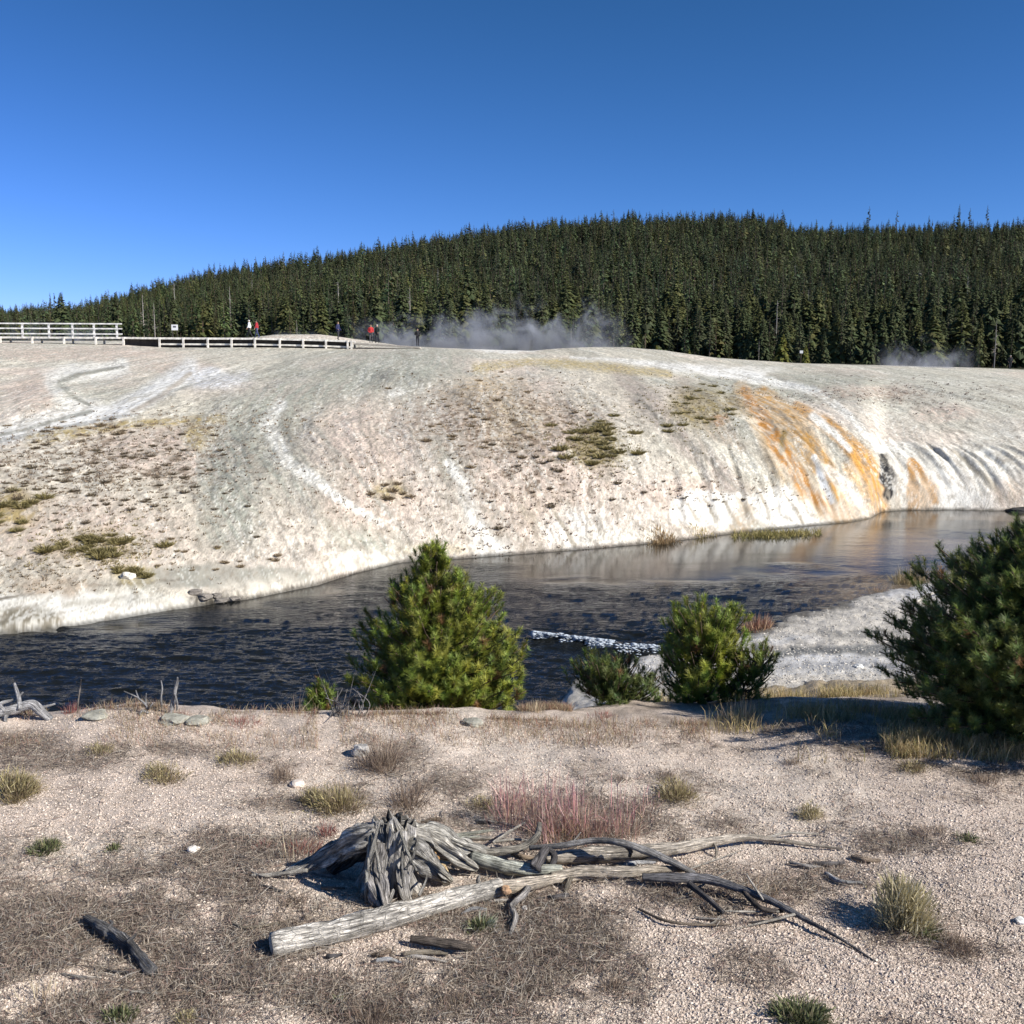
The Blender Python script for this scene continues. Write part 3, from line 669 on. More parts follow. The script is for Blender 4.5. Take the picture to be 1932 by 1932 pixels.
# ------------------------------------------------------------------ plant and wood materials
def colour_material(name, rough=.9, spec=.15, trans=0.0, var=0.0):
    m = bpy.data.materials.new(name); nt, p = nodes_of(m)
    ca = N(nt, 'ShaderNodeVertexColor', layer_name='Col')
    src = ca.outputs['Color']
    if var:
        no = N(nt, 'ShaderNodeTexNoise'); no.inputs['Scale'].default_value = var; no.inputs['Detail'].default_value = 3
        tc = N(nt, 'ShaderNodeTexCoord'); nt.links.new(tc.outputs['Object'], no.inputs['Vector'])
        mr = N(nt, 'ShaderNodeMapRange'); mr.inputs['From Min'].default_value = .3; mr.inputs['From Max'].default_value = .7; mr.inputs['To Min'].default_value = .7; mr.inputs['To Max'].default_value = 1.3
        nt.links.new(no.outputs['Fac'], mr.inputs['Value'])
        mx = N(nt, 'ShaderNodeVectorMath', operation='SCALE'); nt.links.new(src, mx.inputs[0]); nt.links.new(mr.outputs[0], mx.inputs['Scale']); src = mx.outputs[0]
    nt.links.new(src, p.inputs['Base Color'])
    p.inputs['Roughness'].default_value = rough; p.inputs['Specular IOR Level'].default_value = spec
    if trans:
        tr = N(nt, 'ShaderNodeBsdfTranslucent'); nt.links.new(src, tr.inputs['Color'])
        ms = N(nt, 'ShaderNodeMixShader'); ms.inputs[0].default_value = trans
        out = nt.nodes['Material Output']
        nt.links.new(p.outputs[0], ms.inputs[1]); nt.links.new(tr.outputs[0], ms.inputs[2]); nt.links.new(ms.outputs[0], out.inputs[0])
    return m
M['needles'] = colour_material('pine_needles', .55, .3, .22)
M['conifer'] = colour_material('conifer_foliage', .8, .15, .1)
M['plant'] = colour_material('dry_plant', .9, .1, .2)
M['stone'] = colour_material('pale_stone', .95, .1, 0, 40)
M['bark'] = colour_material('bark', .95, .1, 0, 25)
M['timber'] = colour_material('weathered_timber', .85, .2, 0, 3)
M['cloth'] = colour_material('clothing', .9, .1)

def wood_material(name, cells, depth):
    m = bpy.data.materials.new(name); nt, p = nodes_of(m)
    ca = N(nt, 'ShaderNodeVertexColor', layer_name='Col'); uv = N(nt, 'ShaderNodeUVMap')
    tc = N(nt, 'ShaderNodeTexCoord')
    mp = N(nt, 'ShaderNodeMapping'); mp.inputs['Scale'].default_value = (30, 11, 1); nt.links.new(uv.outputs[0], mp.inputs['Vector'])
    n1 = N(nt, 'ShaderNodeTexNoise'); n1.inputs['Scale'].default_value = 1; n1.inputs['Detail'].default_value = 6; n1.inputs['Roughness'].default_value = .65
    nt.links.new(mp.outputs[0], n1.inputs['Vector'])
    n2 = N(nt, 'ShaderNodeTexNoise'); n2.inputs['Scale'].default_value = 34; n2.inputs['Detail'].default_value = 5; nt.links.new(tc.outputs['Object'], n2.inputs['Vector'])
    mr = N(nt, 'ShaderNodeMapRange'); mr.inputs['From Min'].default_value = .36; mr.inputs['From Max'].default_value = .60; mr.inputs['To Min'].default_value = .16; mr.inputs['To Max'].default_value = 1.3
    nt.links.new(n1.outputs['Fac'], mr.inputs['Value'])
    mr2 = N(nt, 'ShaderNodeMapRange'); mr2.inputs['From Min'].default_value = .3; mr2.inputs['From Max'].default_value = .7; mr2.inputs['To Min'].default_value = .6; mr2.inputs['To Max'].default_value = 1.35
    nt.links.new(n2.outputs['Fac'], mr2.inputs['Value'])
    vo = N(nt, 'ShaderNodeTexVoronoi', feature='DISTANCE_TO_EDGE'); mp2 = N(nt, 'ShaderNodeMapping'); mp2.inputs['Scale'].default_value = cells
    nt.links.new(uv.outputs[0], mp2.inputs['Vector']); nt.links.new(mp2.outputs[0], vo.inputs['Vector']); vo.inputs['Scale'].default_value = 1
    mr3 = N(nt, 'ShaderNodeMapRange'); mr3.inputs['From Max'].default_value = .07; mr3.inputs['To Min'].default_value = depth; nt.links.new(vo.outputs['Distance'], mr3.inputs['Value'])
    a = N(nt, 'ShaderNodeMath', operation='MULTIPLY'); nt.links.new(mr.outputs[0], a.inputs[0]); nt.links.new(mr2.outputs[0], a.inputs[1])
    a2 = N(nt, 'ShaderNodeMath', operation='MULTIPLY'); nt.links.new(a.outputs[0], a2.inputs[0]); nt.links.new(mr3.outputs[0], a2.inputs[1])
    mx = N(nt, 'ShaderNodeVectorMath', operation='SCALE'); nt.links.new(ca.outputs['Color'], mx.inputs[0]); nt.links.new(a2.outputs[0], mx.inputs['Scale'])
    nt.links.new(mx.outputs[0], p.inputs['Base Color'])
    bu = N(nt, 'ShaderNodeBump'); bu.inputs['Strength'].default_value = .9; bu.inputs['Distance'].default_value = .008
    nt.links.new(a2.outputs[0], bu.inputs['Height']); nt.links.new(bu.outputs[0], p.inputs['Normal'])
    p.inputs['Roughness'].default_value = .9; p.inputs['Specular IOR Level'].default_value = .2
    return m
M['wood'] = wood_material('weathered_wood', (30, 5, 1), .55)
M['cracked'] = wood_material('cracked_wood', (11, 20, 1), .5)

# ------------------------------------------------------------------ foam of the riffle
def build_foam():
    mb = MB(); r = np.random.default_rng(5)
    C_ = []
    for i in range(8000):
        u = r.uniform(1005, 1245); t = (u - 1000) / 240
        vv = np.interp(u, [1000, 1060, 1120, 1190, 1245], [1203, 1208, 1220, 1230, 1234]) + r.normal(0, 3.4)
        if r.uniform() > sst(.40, .62, vnoise(u * .035, vv * .16, 9)) * (.35 if 1140 < u < 1170 or u > 1215 else 1) * (.5 if u > 1170 else 1) + (.30 if u < 1135 and abs(vv - np.interp(u, [1000, 1060, 1120], [1203, 1208, 1220])) < 2.5 + 3 * vnoise(u * .08, 3.0, 4) else 0): continue
        p = at_w(u, vv)
        s = .005 + .026 * r.uniform() ** 2
        q = r.normal(0, 1, (6, 3)); q /= np.linalg.norm(q, axis=1)[:, None]
        base = np.array([[1, 0, 0], [-1, 0, 0], [0, 1, 0], [0, -1, 0], [0, 0, 1], [0, 0, -1]]) + q * .35
        V = base * (s * 2.6, s * 1.6, s * .6) + p + (0, 0, r.uniform(.03, .16) * math.exp(-((vv - np.interp(u, [1000, 1245], [1206, 1234])) / 8) ** 2) + .02)
        mb.add(V, [(0, 2, 4), (2, 1, 4), (1, 3, 4), (3, 0, 4), (2, 0, 5), (1, 2, 5), (3, 1, 5), (0, 3, 5)], None, (.62, .68, .74))
    o = mb.build('foam', M['foam'], smooth=True)
    set_props(o, kind='stuff', label='white foam on the riffle across the dark river')
M['foam'] = colour_material('foam', .5, .3, .3)
build_foam()

# ------------------------------------------------------------------ conifers of the far hill
def conifer_mesh(h, r, nb, rnd, narrow=1.2, bare=.12, dens=1.0, base_col=(.055, .072, .026), trunk_col=(.12, .095, .075), tri=2):
    """tapered trunk plus drooping boughs; returns arrays (V, T, colour, is_trunk)"""
    V, T, C = [], [], []; n = 0
    sg = 5; rings = [(0, .011), (.5, .007), (1, .001)]
    for z, rr in rings:
        for k in range(sg):
            a = 2 * math.pi * k / sg; V.append((math.cos(a) * rr * h, math.sin(a) * rr * h, z * h)); C.append(trunk_col)
    for q in range(2):
        for k in range(sg):
            a, b_ = q * sg + k, q * sg + (k + 1) % sg; T += [(a, b_, b_ + sg), (a, b_ + sg, a + sg)]
    nt = len(T); n = len(V)
    ph = rnd.uniform(0, 6.3)
    for i in range(nb):
        t = bare + (1 - bare) * ((i + rnd.uniform()) / nb) ** .9
        az = rnd.uniform(0, 2 * math.pi)
        prof = (1 - t) ** .8 * (.55 + .45 * min(1, (t - bare) / .15 + .3)) if t < .97 else .06
        L = r * (prof * (.65 + .7 * rnd.uniform()) * (1 + .25 * math.sin(az + ph)) + .05)
        z0 = t * h
        dr = rnd.uniform(-.45, .15) + .5 * (t - .5)
        ca, sa = math.cos(az), math.sin(az)
        w = L * rnd.uniform(.16, .32) * (1.5 if nb < 100 else 1) + .02 * r
        z1, z2 = z0 + L * (.25 + dr * .3), z0 + L * dr
        br = rnd.uniform(.7, 1.35); yl = rnd.uniform(.9, 1.15)
        c = (base_col[0] * br * yl, base_col[1] * br, base_col[2] * br)
        tw = rnd.uniform(-.5, .5) * w
        pts = [(ca * L * .05, sa * L * .05, z0), (ca * L * .6 - sa * w, sa * L * .6 + ca * w, z1 - w * .5 + tw), (ca * L, sa * L, z2), (ca * L * .6 + sa * w, sa * L * .6 - ca * w, z1 - w * .5 - tw), (ca * L * .55, sa * L * .55, z1 + w * .35)]
        V += pts; C += [c] * 5
        T += [(n, n + 1, n + 4), (n + 4, n + 1, n + 2), (n + 4, n + 2, n + 3), (n, n + 4, n + 3)] if tri == 4 else [(n, n + 1, n + 4), (n + 4, n + 2, n + 3)] if tri == 2 else [(n, n + 1, n + 2), (n, n + 2, n + 3)]
        n += 5
    return np.array(V), np.array(T), np.array(C), nt

def snag_arrays(h, rnd, nb=26, c=(.33, .29, .25)):
    V, T, C = [], [], []; sg = 5
    for z, rr in [(0, .012), (.6, .008), (1, .002)]:
        for k in range(sg):
            a = 2 * math.pi * k / sg; V.append((math.cos(a) * rr * h, math.sin(a) * rr * h, z * h)); C.append(c)
    for q in range(2):
        for k in range(sg):
            a, b_ = q * sg + k, q * sg + (k + 1) % sg; T += [(a, b_, b_ + sg), (a, b_ + sg, a + sg)]
    n = len(V)
    for i in range(nb):
        t = .3 + .68 * rnd.uniform(); az = rnd.uniform(0, 6.3); L = h * (.03 + .10 * (1 - t)) * rnd.uniform(.5, 1.4); ca, sa = math.cos(az), math.sin(az); w = .004 * h
        V += [(0, 0, t * h - w), (0, 0, t * h + w), (ca * L, sa * L, t * h + L * rnd.uniform(-.4, .5))]; C += [c] * 3; T.append((n, n + 1, n + 2)); n += 3
    return np.array(V), np.array(T), np.array(C), len(T)

def sil_v(k):   # image row of the top of the wood
    return np.interp(k, [K(u, v) for u, v in sil], [v for u, v in sil])

def build_forest():
    r = np.random.default_rng(11); rp = Rnd(3)
    # candidate spots
    n = 42000
    Y = np.sqrt(r.uniform(138**2, 575**2, n)); k = r.uniform(-.60, .60, n); X = k * Y
    edge = 149 + 10 * (fbm(k * 9, k * 3 + 2, 3, 161) - .5) + np.interp(k, [-.5, -.2, 0, .15, .3, .5], [26, 14, 2, -1, 0, 2])
    keep = Y > edge
    gap = fbm(X * .035, Y * .03, 3, 163)
    keep &= (gap > .34) | (r.uniform(0, 1, n) < .15)
    # crag with few trees, upper right
    z = hz(X, Y); u, v = project(X, Y, z)
    keep &= ~((np.abs(u - 1690) < 70) & (np.abs(v - 530) < 22) & (r.uniform(0, 1, n) < .55))
    X, Y, z, u, v, k = X[keep], Y[keep], z[keep], u[keep], v[keep], k[keep]
    # thin to a minimum spacing by cell
    cell = {}
    sel = []
    for i in r.permutation(len(X)):
        d = 2.5 if Y[i] < 190 else 3.0 if Y[i] < 320 else 4.0
        c = (int(X[i] // d), int(Y[i] // d), d)
        if c in cell: continue
        cell[c] = 1; sel.append(i)
    sel = np.array(sel)
    X, Y, z, u, v = X[sel], Y[sel], z[sel], u[sel], v[sel]
    n = len(X)
    fr = sst(148, 185, Y)
    hgt = (5.4 + 2.6 * fr) * r.uniform(.55, 1.3, n) + 1.5 * r.normal(0, 1, n).clip(-1, 2.4)
    hgt = np.where(u < 700, hgt * np.interp(u, [0, 250, 700], [.62, .70, .95]), hgt); hgt = np.where((u > 1480) & (Y > 330), hgt * .85, hgt)
    hgt = np.where(u > 1750, hgt * 1.12, hgt)
    young = (Y < 160) & (r.uniform(0, 1, n) < .3); hgt = np.where(young, r.uniform(2.0, 4.5, n), hgt)
    hgt = np.where(Y > 440, hgt * .92, hgt); hgt = np.maximum(hgt, 1.8)
    order = np.argsort(-hgt * np.where(Y < 210, 1.0, .3) / Y)
    # far mass: the variants are merged into one object
    protos = [conifer_mesh(1, .15 + .05 * rp.uniform(), 84, rp, base_col=bc, tri=2) for bc in [(.058, .078, .034), (.048, .066, .031), (.066, .084, .035), (.052, .069, .037), (.078, .090, .035)] for q in range(3)]
    near = order[:286]
    far = order[286:]
    Vs, Ts, Cs = [], [], []; nn = 0
    for i in far:
        P = protos[r.integers(len(protos))]
        a = r.uniform(0, 6.3); s = hgt[i]; ca, sa = math.cos(a), math.sin(a); wd = s * r.uniform(1.0, 1.55)
        V = P[0]
        Vs.append(np.stack([(V[:, 0] * ca - V[:, 1] * sa) * wd + X[i], (V[:, 0] * sa + V[:, 1] * ca) * wd + Y[i], V[:, 2] * s + z[i] - .2], 1))
        Ts.append(P[1] + nn); nn += len(V)
        tone = r.uniform(.55, 1.45); hue = r.uniform(.9, 1.18)
        yel = 1.18 if (v[i] > 560 and u[i] < 900 and r.uniform() < .5) else 1.0
        Cs.append(P[2] * tone * (hue * yel, yel, 1))
    o = mesh_np('forest', np.concatenate(Vs), np.concatenate(Ts), None, np.concatenate(Cs), mats=[M['conifer']])
    set_props(o, kind='stuff', label='dense dark conifer forest covering the hill behind')
    # the front rows: each tree its own object
    rr = Rnd(9)
    kinds = {}
    def proto(kind, j):
        key = (kind, j)
        if key not in kinds:
            bc, nb, rad, bare = {'dark': ((.062, .077, .032), 300, .17, .06), 'olive': ((.082, .092, .033), 300, .18, .05), 'young': ((.130, .138, .036), 200, .24, .0), 'thin': ((.062, .073, .036), 170, .12, .22)}[kind]
            V, T, C, nt = conifer_mesh(1, rad, nb, rr, bare=bare, base_col=bc, tri=4)
            used = np.unique(T[:nt]); m1 = mesh_np('trunk', V[:15], T[:nt], None, C[:15], mats=[M['bark']])
            m2 = mesh_np('crown', V[15:], T[nt:] - 15, None, C[15:], mats=[M['conifer']])
            kinds[key] = (m1, m2, [False])
        return kinds[key]
    zones = [(330, 'behind the rail fence'), (700, 'behind the walking people'), (1090, 'behind the white steam'), (1380, 'between steam and orange cascade'), (1660, 'above the orange cascade'), (3000, 'behind the right hand steam')]
    names = {'dark': ('dark green cone shaped pine', 'dark pines of the front rows'), 'olive': ('olive green bushy pine', 'olive pines of the front rows'), 'young': ('small yellow green pine', 'young pines at the forest edge'), 'thin': ('thin dark pine with bare trunk', 'thin pines of the front rows')}
    for i in near:
        kd = 'young' if hgt[i] < 4.6 else rr.choices(['dark', 'olive', 'thin'], [.55, .25, .2])[0]
        m1, m2, first = proto(kd, rr.randrange(4))
        root = empty('pine_tree', (X[i], Y[i], z[i] - .1), rr.uniform(0, 6.3))
        w = hgt[i] * rr.uniform(1.0, 1.5); root.scale = (w, w, hgt[i])
        zn = next(t for lim, t in zones if u[i] < lim)
        zi = [t for _, t in zones].index(zn)
        set_props(root, '%s in the front row, %s' % (names[kd][0], zn), 'tree', names[kd][1] + ' ' + zn)
        if not first[0]:
            a, b_ = m1, m2; first[0] = True
        else:
            a, b_ = m1.copy(), m2.copy(); col.objects.link(a); col.objects.link(b_)
        a.parent = root; b_.parent = root
    # trees that stand out one by one
    def lone(uu, vv, Yd, hh, kd, label, name='pine_tree', cat='tree'):
        x = K(uu, vv) * Yd; zz = float(hz(x, Yd))
        if kd == 'snag':
            V, T, C, _ = snag_arrays(hh, rr, 40); oo = mesh_np(name, V, T, None, C, mats=[M['bark']]); oo.location = (x, Yd, zz - .2)
            set_props(oo, label, cat); return
        bc, nb, rad, bare = {'tall': ((.056, .068, .034), 120, .13, .2), 'sparse': ((.060, .070, .035), 34, .14, .55), 'gold': ((.13, .135, .03), 200, .30, 0), 'full': ((.052, .066, .028), 260, .2, .05)}[kd]
        V, T, C, nt = conifer_mesh(hh, rad * hh, nb, rr, bare=bare, base_col=bc, tri=4)
        root = empty(name, (x, Yd, zz - .2)); set_props(root, label, cat)
        mesh_np('trunk', V[:15], T[:nt], None, C[:15], mats=[M['bark']], parent=root); mesh_np('crown', V[15:], T[nt:] - 15, None, C[15:], mats=[M['conifer']], parent=root)
    def top(uu, vt, Yd):   # height of a tree at depth Yd whose top is at vt
        k_, m_ = ray(uu, vt); return E + m_ * Yd - float(hz(k_ * Yd, Yd))
    for uu, vt, kd, lb in [(1810, 384, 'tall', 'tall narrow spruce rising above the right skyline'), (1640, 388, 'sparse', 'lone tufted tree with bare trunk above the right skyline'), (1692, 396, 'sparse', 'second sparse tree on the skyline, shorter than its neighbour'),
                           (1830, 392, 'sparse', 'thin sparse tree just right of the tall skyline spruce'), (1863, 386, 'sparse', 'rightmost sparse tree above the skyline'), (1752, 405, 'tall', 'small pointed spruce on the skyline left of the tall spruce'),
                           (1186, 394, 'full', 'broad tall fir clump on the skyline near the centre'), (1420, 392, 'full', 'broad fir at the step in the skyline'), (1145, 398, 'tall', 'narrow fir on the skyline left of the broad central fir'), (1295, 396, 'tall', 'pointed fir on the central skyline between two broad firs'),
                           (1370, 398, 'tall', 'narrow fir left of the step in the skyline'), (1440, 400, 'tall', 'narrow fir right at the step in the skyline'), (95, 551, 'tall', 'narrow fir on the low left skyline'), (118, 549, 'tall', 'second narrow fir on the low left skyline')]:
        Yd = 505; hh = max(6.0, top(uu, vt, Yd)); lone(uu, vt + 20, Yd, hh, kd, lb)
    for uu, vt, Yd, kd, lb in [(1238, 648, 143, 'gold', 'bright yellow green shrubby pine at the forest edge right of the mound'), (1300, 655, 146, 'gold', 'second yellow green shrubby pine at the forest edge'), (1478, 628, 147, 'gold', 'large yellow green bushy pine at the forest edge'), (1520, 648, 146, 'gold', 'smaller yellow green pine beside the large bushy one'),
                               (1440, 596, 150, 'full', 'dark full fir at the forest edge above the cascade'), (1415, 606, 151, 'full', 'dark full fir just left of a similar one above the cascade'), (1870, 534, 158, 'full', 'tall dark fir near the right border of the photo'), (1925, 560, 152, 'full', 'dark fir cut by the right border of the photo'), (1700, 600, 152, 'full', 'dark fir behind the right hand steam'), (1640, 610, 150, 'full', 'dark fir left of the right hand steam'), (1555, 622, 149, 'full', 'dark fir right of the yellow green bushy pines')]:
        lone(uu, vt + 30, Yd, top(uu, vt, Yd), kd, lb)
    for uu, vt, Yd, lb in [(1158, 628, 142, 'grey dead tree trunk standing in front of the forest beside the steam'), (1078, 615, 144, 'thin pale dead tree at the edge of the steam'), (1880, 600, 147, 'pale dead trunk at the right end of the forest'), (1432, 640, 146, 'leaning pale dead trunk at the forest edge'), (560, 600, 150, 'pale dead tree behind the boardwalk')]:
        lone(uu, vt + 20, Yd, top(uu, vt, Yd), 'snag', lb, 'dead_tree', 'dead tree')
build_forest()
def hill_snags():
    rq = Rnd(31)
    for i in range(26):
        u = rq.uniform(250, 1900); Yd = rq.uniform(165, 330); x = K(u, 600) * Yd; hh = rq.uniform(6, 11)
        V, T, C, _ = snag_arrays(hh, rq, 22, (.40, .36, .31)); o = mesh_np('dead_tree', V, T, None, C, mats=[M['bark']]); o.location = (x, Yd, float(hz(x, Yd)) - .2)
        side = 'left of the steam' if u < 720 else 'above the steam' if u < 1150 else 'above the orange cascade' if u < 1600 else 'on the right of the hill'
        set_props(o, 'pale dead trunk among the living trees, ' + side, 'dead tree', 'dead trunks ' + side)
hill_snags()

# pale crag among the trees, upper right
def rock(name, x, y, z, sx, sy, sz, c, seed, mat=None, sub=3, rz=0.0, rough=.35):
    import bmesh
    bm = bmesh.new(); bmesh.ops.create_icosphere(bm, subdivisions=sub, radius=1)
    V = np.array([v_.co for v_ in bm.verts]); T = np.array([[v_.index for v_ in f.verts] for f in bm.faces]); bm.free()
    d = np.array([mnoise.fractal(Vector(p * 1.3 + seed * 3.1), 1, 2, 4) for p in V])
    q = np.array([mnoise.noise(Vector(p * .8 + seed * 1.7)) for p in V])
    V = V * (1 + rough * d + .3 * q)[:, None]
    V = np.sign(V) * np.abs(V) ** .85
    V = V * (sx, sy, sz)
    cr_, sr_ = math.cos(rz), math.sin(rz)
    V = np.stack([V[:, 0] * cr_ - V[:, 1] * sr_, V[:, 0] * sr_ + V[:, 1] * cr_, V[:, 2]], 1)
    cc = np.asarray(c) * (.85 + .5 * (d - d.min()) / (np.ptp(d) + 1e-6))[:, None]
    o = mesh_np(name, V, T, None, cc, mats=[mat or M['stone']]); o.location = (x, y, z); return o
for (uu, vv, sx, sz, lb) in [(1650, 528, 3, 1.2, 'pale rock outcrop among the trees, left end of the crag'), (1688, 534, 3.6, 1.2, 'pale rock outcrop in the middle of the crag'), (1722, 524, 2.6, 1.4, 'pale rock outcrop at the upper right of the crag')]:
    Yd = 330; x = K(uu, vv) * Yd; set_props(rock('crag', x, Yd, E + ray(uu, vv)[1] * Yd, sx, 3, sz, (.17, .16, .14), uu), lb, 'rock')

# ------------------------------------------------------------------ boardwalk, fence, sign
deck_line = [(-120, 634.5), (0, 635), (232, 636), (300, 636.8), (480, 637.5), (600, 640), (660, 642.5)]
def deck_pt(u):
    v = float(np.interp(u, [p[0] for p in deck_line], [p[1] for p in deck_line])); Yd = 101.5
    k, m = ray(u, v); return np.array([k * Yd, Yd, E + m * Yd])
TIMB = (.72, .68, .60)
root = empty('boardwalk', deck_pt(300)); set_props(root, 'long low wooden boardwalk on short posts crossing the top of the pale slope', 'boardwalk')
off = deck_pt(300)
def strip(mb, us, dz0, dz1, dy0, dy1, c):
    P = [deck_pt(u_) - off for u_ in us]
    for a, b_ in zip(P[:-1], P[1:]):
        V = [(q[0], q[1] + dy, q[2] + dz) for q in (a, b_) for dy in (dy0, dy1) for dz in (dz0, dz1)]
        mb.add(np.array(V), quads=[(0, 1, 3, 2), (4, 6, 7, 5), (0, 4, 5, 1), (2, 3, 7, 6), (0, 2, 6, 4), (1, 5, 7, 3)], c=c)
us_all = [-110, -60, 0, 60, 120, 180, 232, 300, 345, 391, 436, 480, 527, 571, 614, 655, 662]
mb = MB(); strip(mb, us_all, -.06, .0, 0.04, 2.2, TIMB); mb.build('deck', M['timber'], root)
mb = MB(); strip(mb, us_all, -.17, .012, -.05, .036, (.78, .74, .65)); mb.build('kerb_board', M['timber'], root)
mb = MB(); strip(mb, us_all[7:], -.70, -.54, .10, .16, (.74, .70, .61)); mb.build('lower_board', M['timber'], root)
mb = MB(); strip(mb, us_all[6:], -1.0, -.10, .45, .52, (.045, .04, .035)); mb.build('shaded_joist', M['timber'], root)  # joists, with the shade of the gap under the deck in their colour
for u_ in us_all:
    p = deck_pt(u_) - off
    for dy in (-.02, 2.0):
        g = float(hz(p[0] + off[0], p[1] + off[1] + dy)) - off[2]
        hh = max(.25, p[2] - .02 - g + .15)
        mb = MB(); mb.box(p[0] + .06, p[1] + dy + (-.09 if dy < 0 else 0), p[2] - .0 - hh / 2, .17, .13, hh, (.74, .70, .62)); mb.build('post', M['timber'], root)
# thin low end of the walkway
mb = MB()
for (u0, v0, u1, v1) in [(664, 646.5, 742, 650.5), (742, 650.5, 792, 654.5)]:
    a, b_ = [np.array([ray(u_, v_)[0] * 101.5, 101.5, E + ray(u_, v_)[1] * 101.5]) - off for u_, v_ in ((u0, v0), (u1, v1))]
    V = [(q[0], q[1] + dy, q[2] + dz) for q in (a, b_) for dy in (0, 2.0) for dz in (-.14, 0)]
    mb.add(np.array(V), quads=[(0, 1, 3, 2), (4, 6, 7, 5), (0, 4, 5, 1), (2, 3, 7, 6), (0, 2, 6, 4), (1, 5, 7, 3)], c=(.42, .38, .32))
mb.build('ramp', M['timber'], root)
fence = empty('wooden_fence', deck_pt(100)); off = deck_pt(100); set_props(fence, 'pale three rail wooden fence on the left end of the boardwalk', 'fence')
for (dz, hgt_) in ((.28, .12), (.78, .12), (1.24, .12)):
    mb = MB(); strip(mb, [-110, -50, 0, 43, 93, 137, 178, 221, 232], dz - hgt_ / 2, dz + hgt_ / 2, -.14, -.09, (.80, .78, .72)); mb.build('rail', M['timber'], fence)
for u_ in (-100, -55, -5, 43, 93, 137.5, 178, 221):
    p = deck_pt(u_) - off; mb = MB(); mb.box(p[0], p[1] - .0, p[2] + .56, .16, .14, 1.44, (.78, .75, .69)); mb.build('post', M['timber'], fence)
# information sign by the boardwalk
p = deck_pt(314); sg = empty('trail_sign', (p[0], p[1] + 2.6, float(hz(p[0], p[1] + 2.6)))); set_props(sg, 'small white information sign on two dark legs beside the boardwalk', 'sign')
zt = p[2] - sg.location.z
mb = MB(); mb.box(0, 0, zt + 1.05, .62, .05, .55, (.78, .78, .76)); mb.build('panel', M['cloth'], sg)
mb = MB(); mb.box(0, -.03, zt + 1.12, .30, .012, .16, (.12, .12, .13)); mb.build('picture', M['cloth'], sg)
for s in (-1, 1):
    mb = MB(); mb.box(s * .22, .04, (zt + .9) / 2 - .1, .07, .06, zt + 1.0, (.06, .05, .045)); mb.build('leg', M['timber'], sg)
for (uu, vv, Yd, lb) in [(1512, 664, 140, 'tiny white notice at the forest edge above the cascade')]:
    k, m_ = ray(uu, vv); x = k * Yd; zz = float(hz(x, Yd)); ht = max(.8, E + m_ * Yd - zz)
    sg = empty('trail_sign', (x, Yd, zz)); set_props(sg, lb, 'sign')
    mb = MB(); mb.box(0, 0, ht, .42, .05, .36, (.75, .75, .73)); mb.build('panel', M['cloth'], sg)
    mb = MB(); mb.box(0, .05, ht / 2 - .1, .08, .05, ht + .2, (.1, .08, .06)); mb.build('leg', M['timber'], sg)

# ------------------------------------------------------------------ people on and by the boardwalk
M['skin'] = bpy.data.materials.new('skin'); _, p_ = nodes_of(M['skin']); p_.inputs['Base Color'].default_value = (.48, .29, .20, 1); p_.inputs['Roughness'].default_value = .6
def plain(name, c, rough=.85):
    m = bpy.data.materials.new(name); nt, p = nodes_of(m); p.inputs['Roughness'].default_value = rough
    no = N(nt, 'ShaderNodeTexNoise'); no.inputs['Scale'].default_value = 14; tc = N(nt, 'ShaderNodeTexCoord'); nt.links.new(tc.outputs['Object'], no.inputs['Vector'])
    rp_ = N(nt, 'ShaderNodeMix', data_type='RGBA'); rp_.inputs[6].default_value = (*[q * .8 for q in c], 1); rp_.inputs[7].default_value = (*[min(1, q * 1.15) for q in c], 1)
    nt.links.new(no.outputs['Fac'], rp_.inputs[0]); nt.links.new(rp_.outputs[2], p.inputs['Base Color']); return m

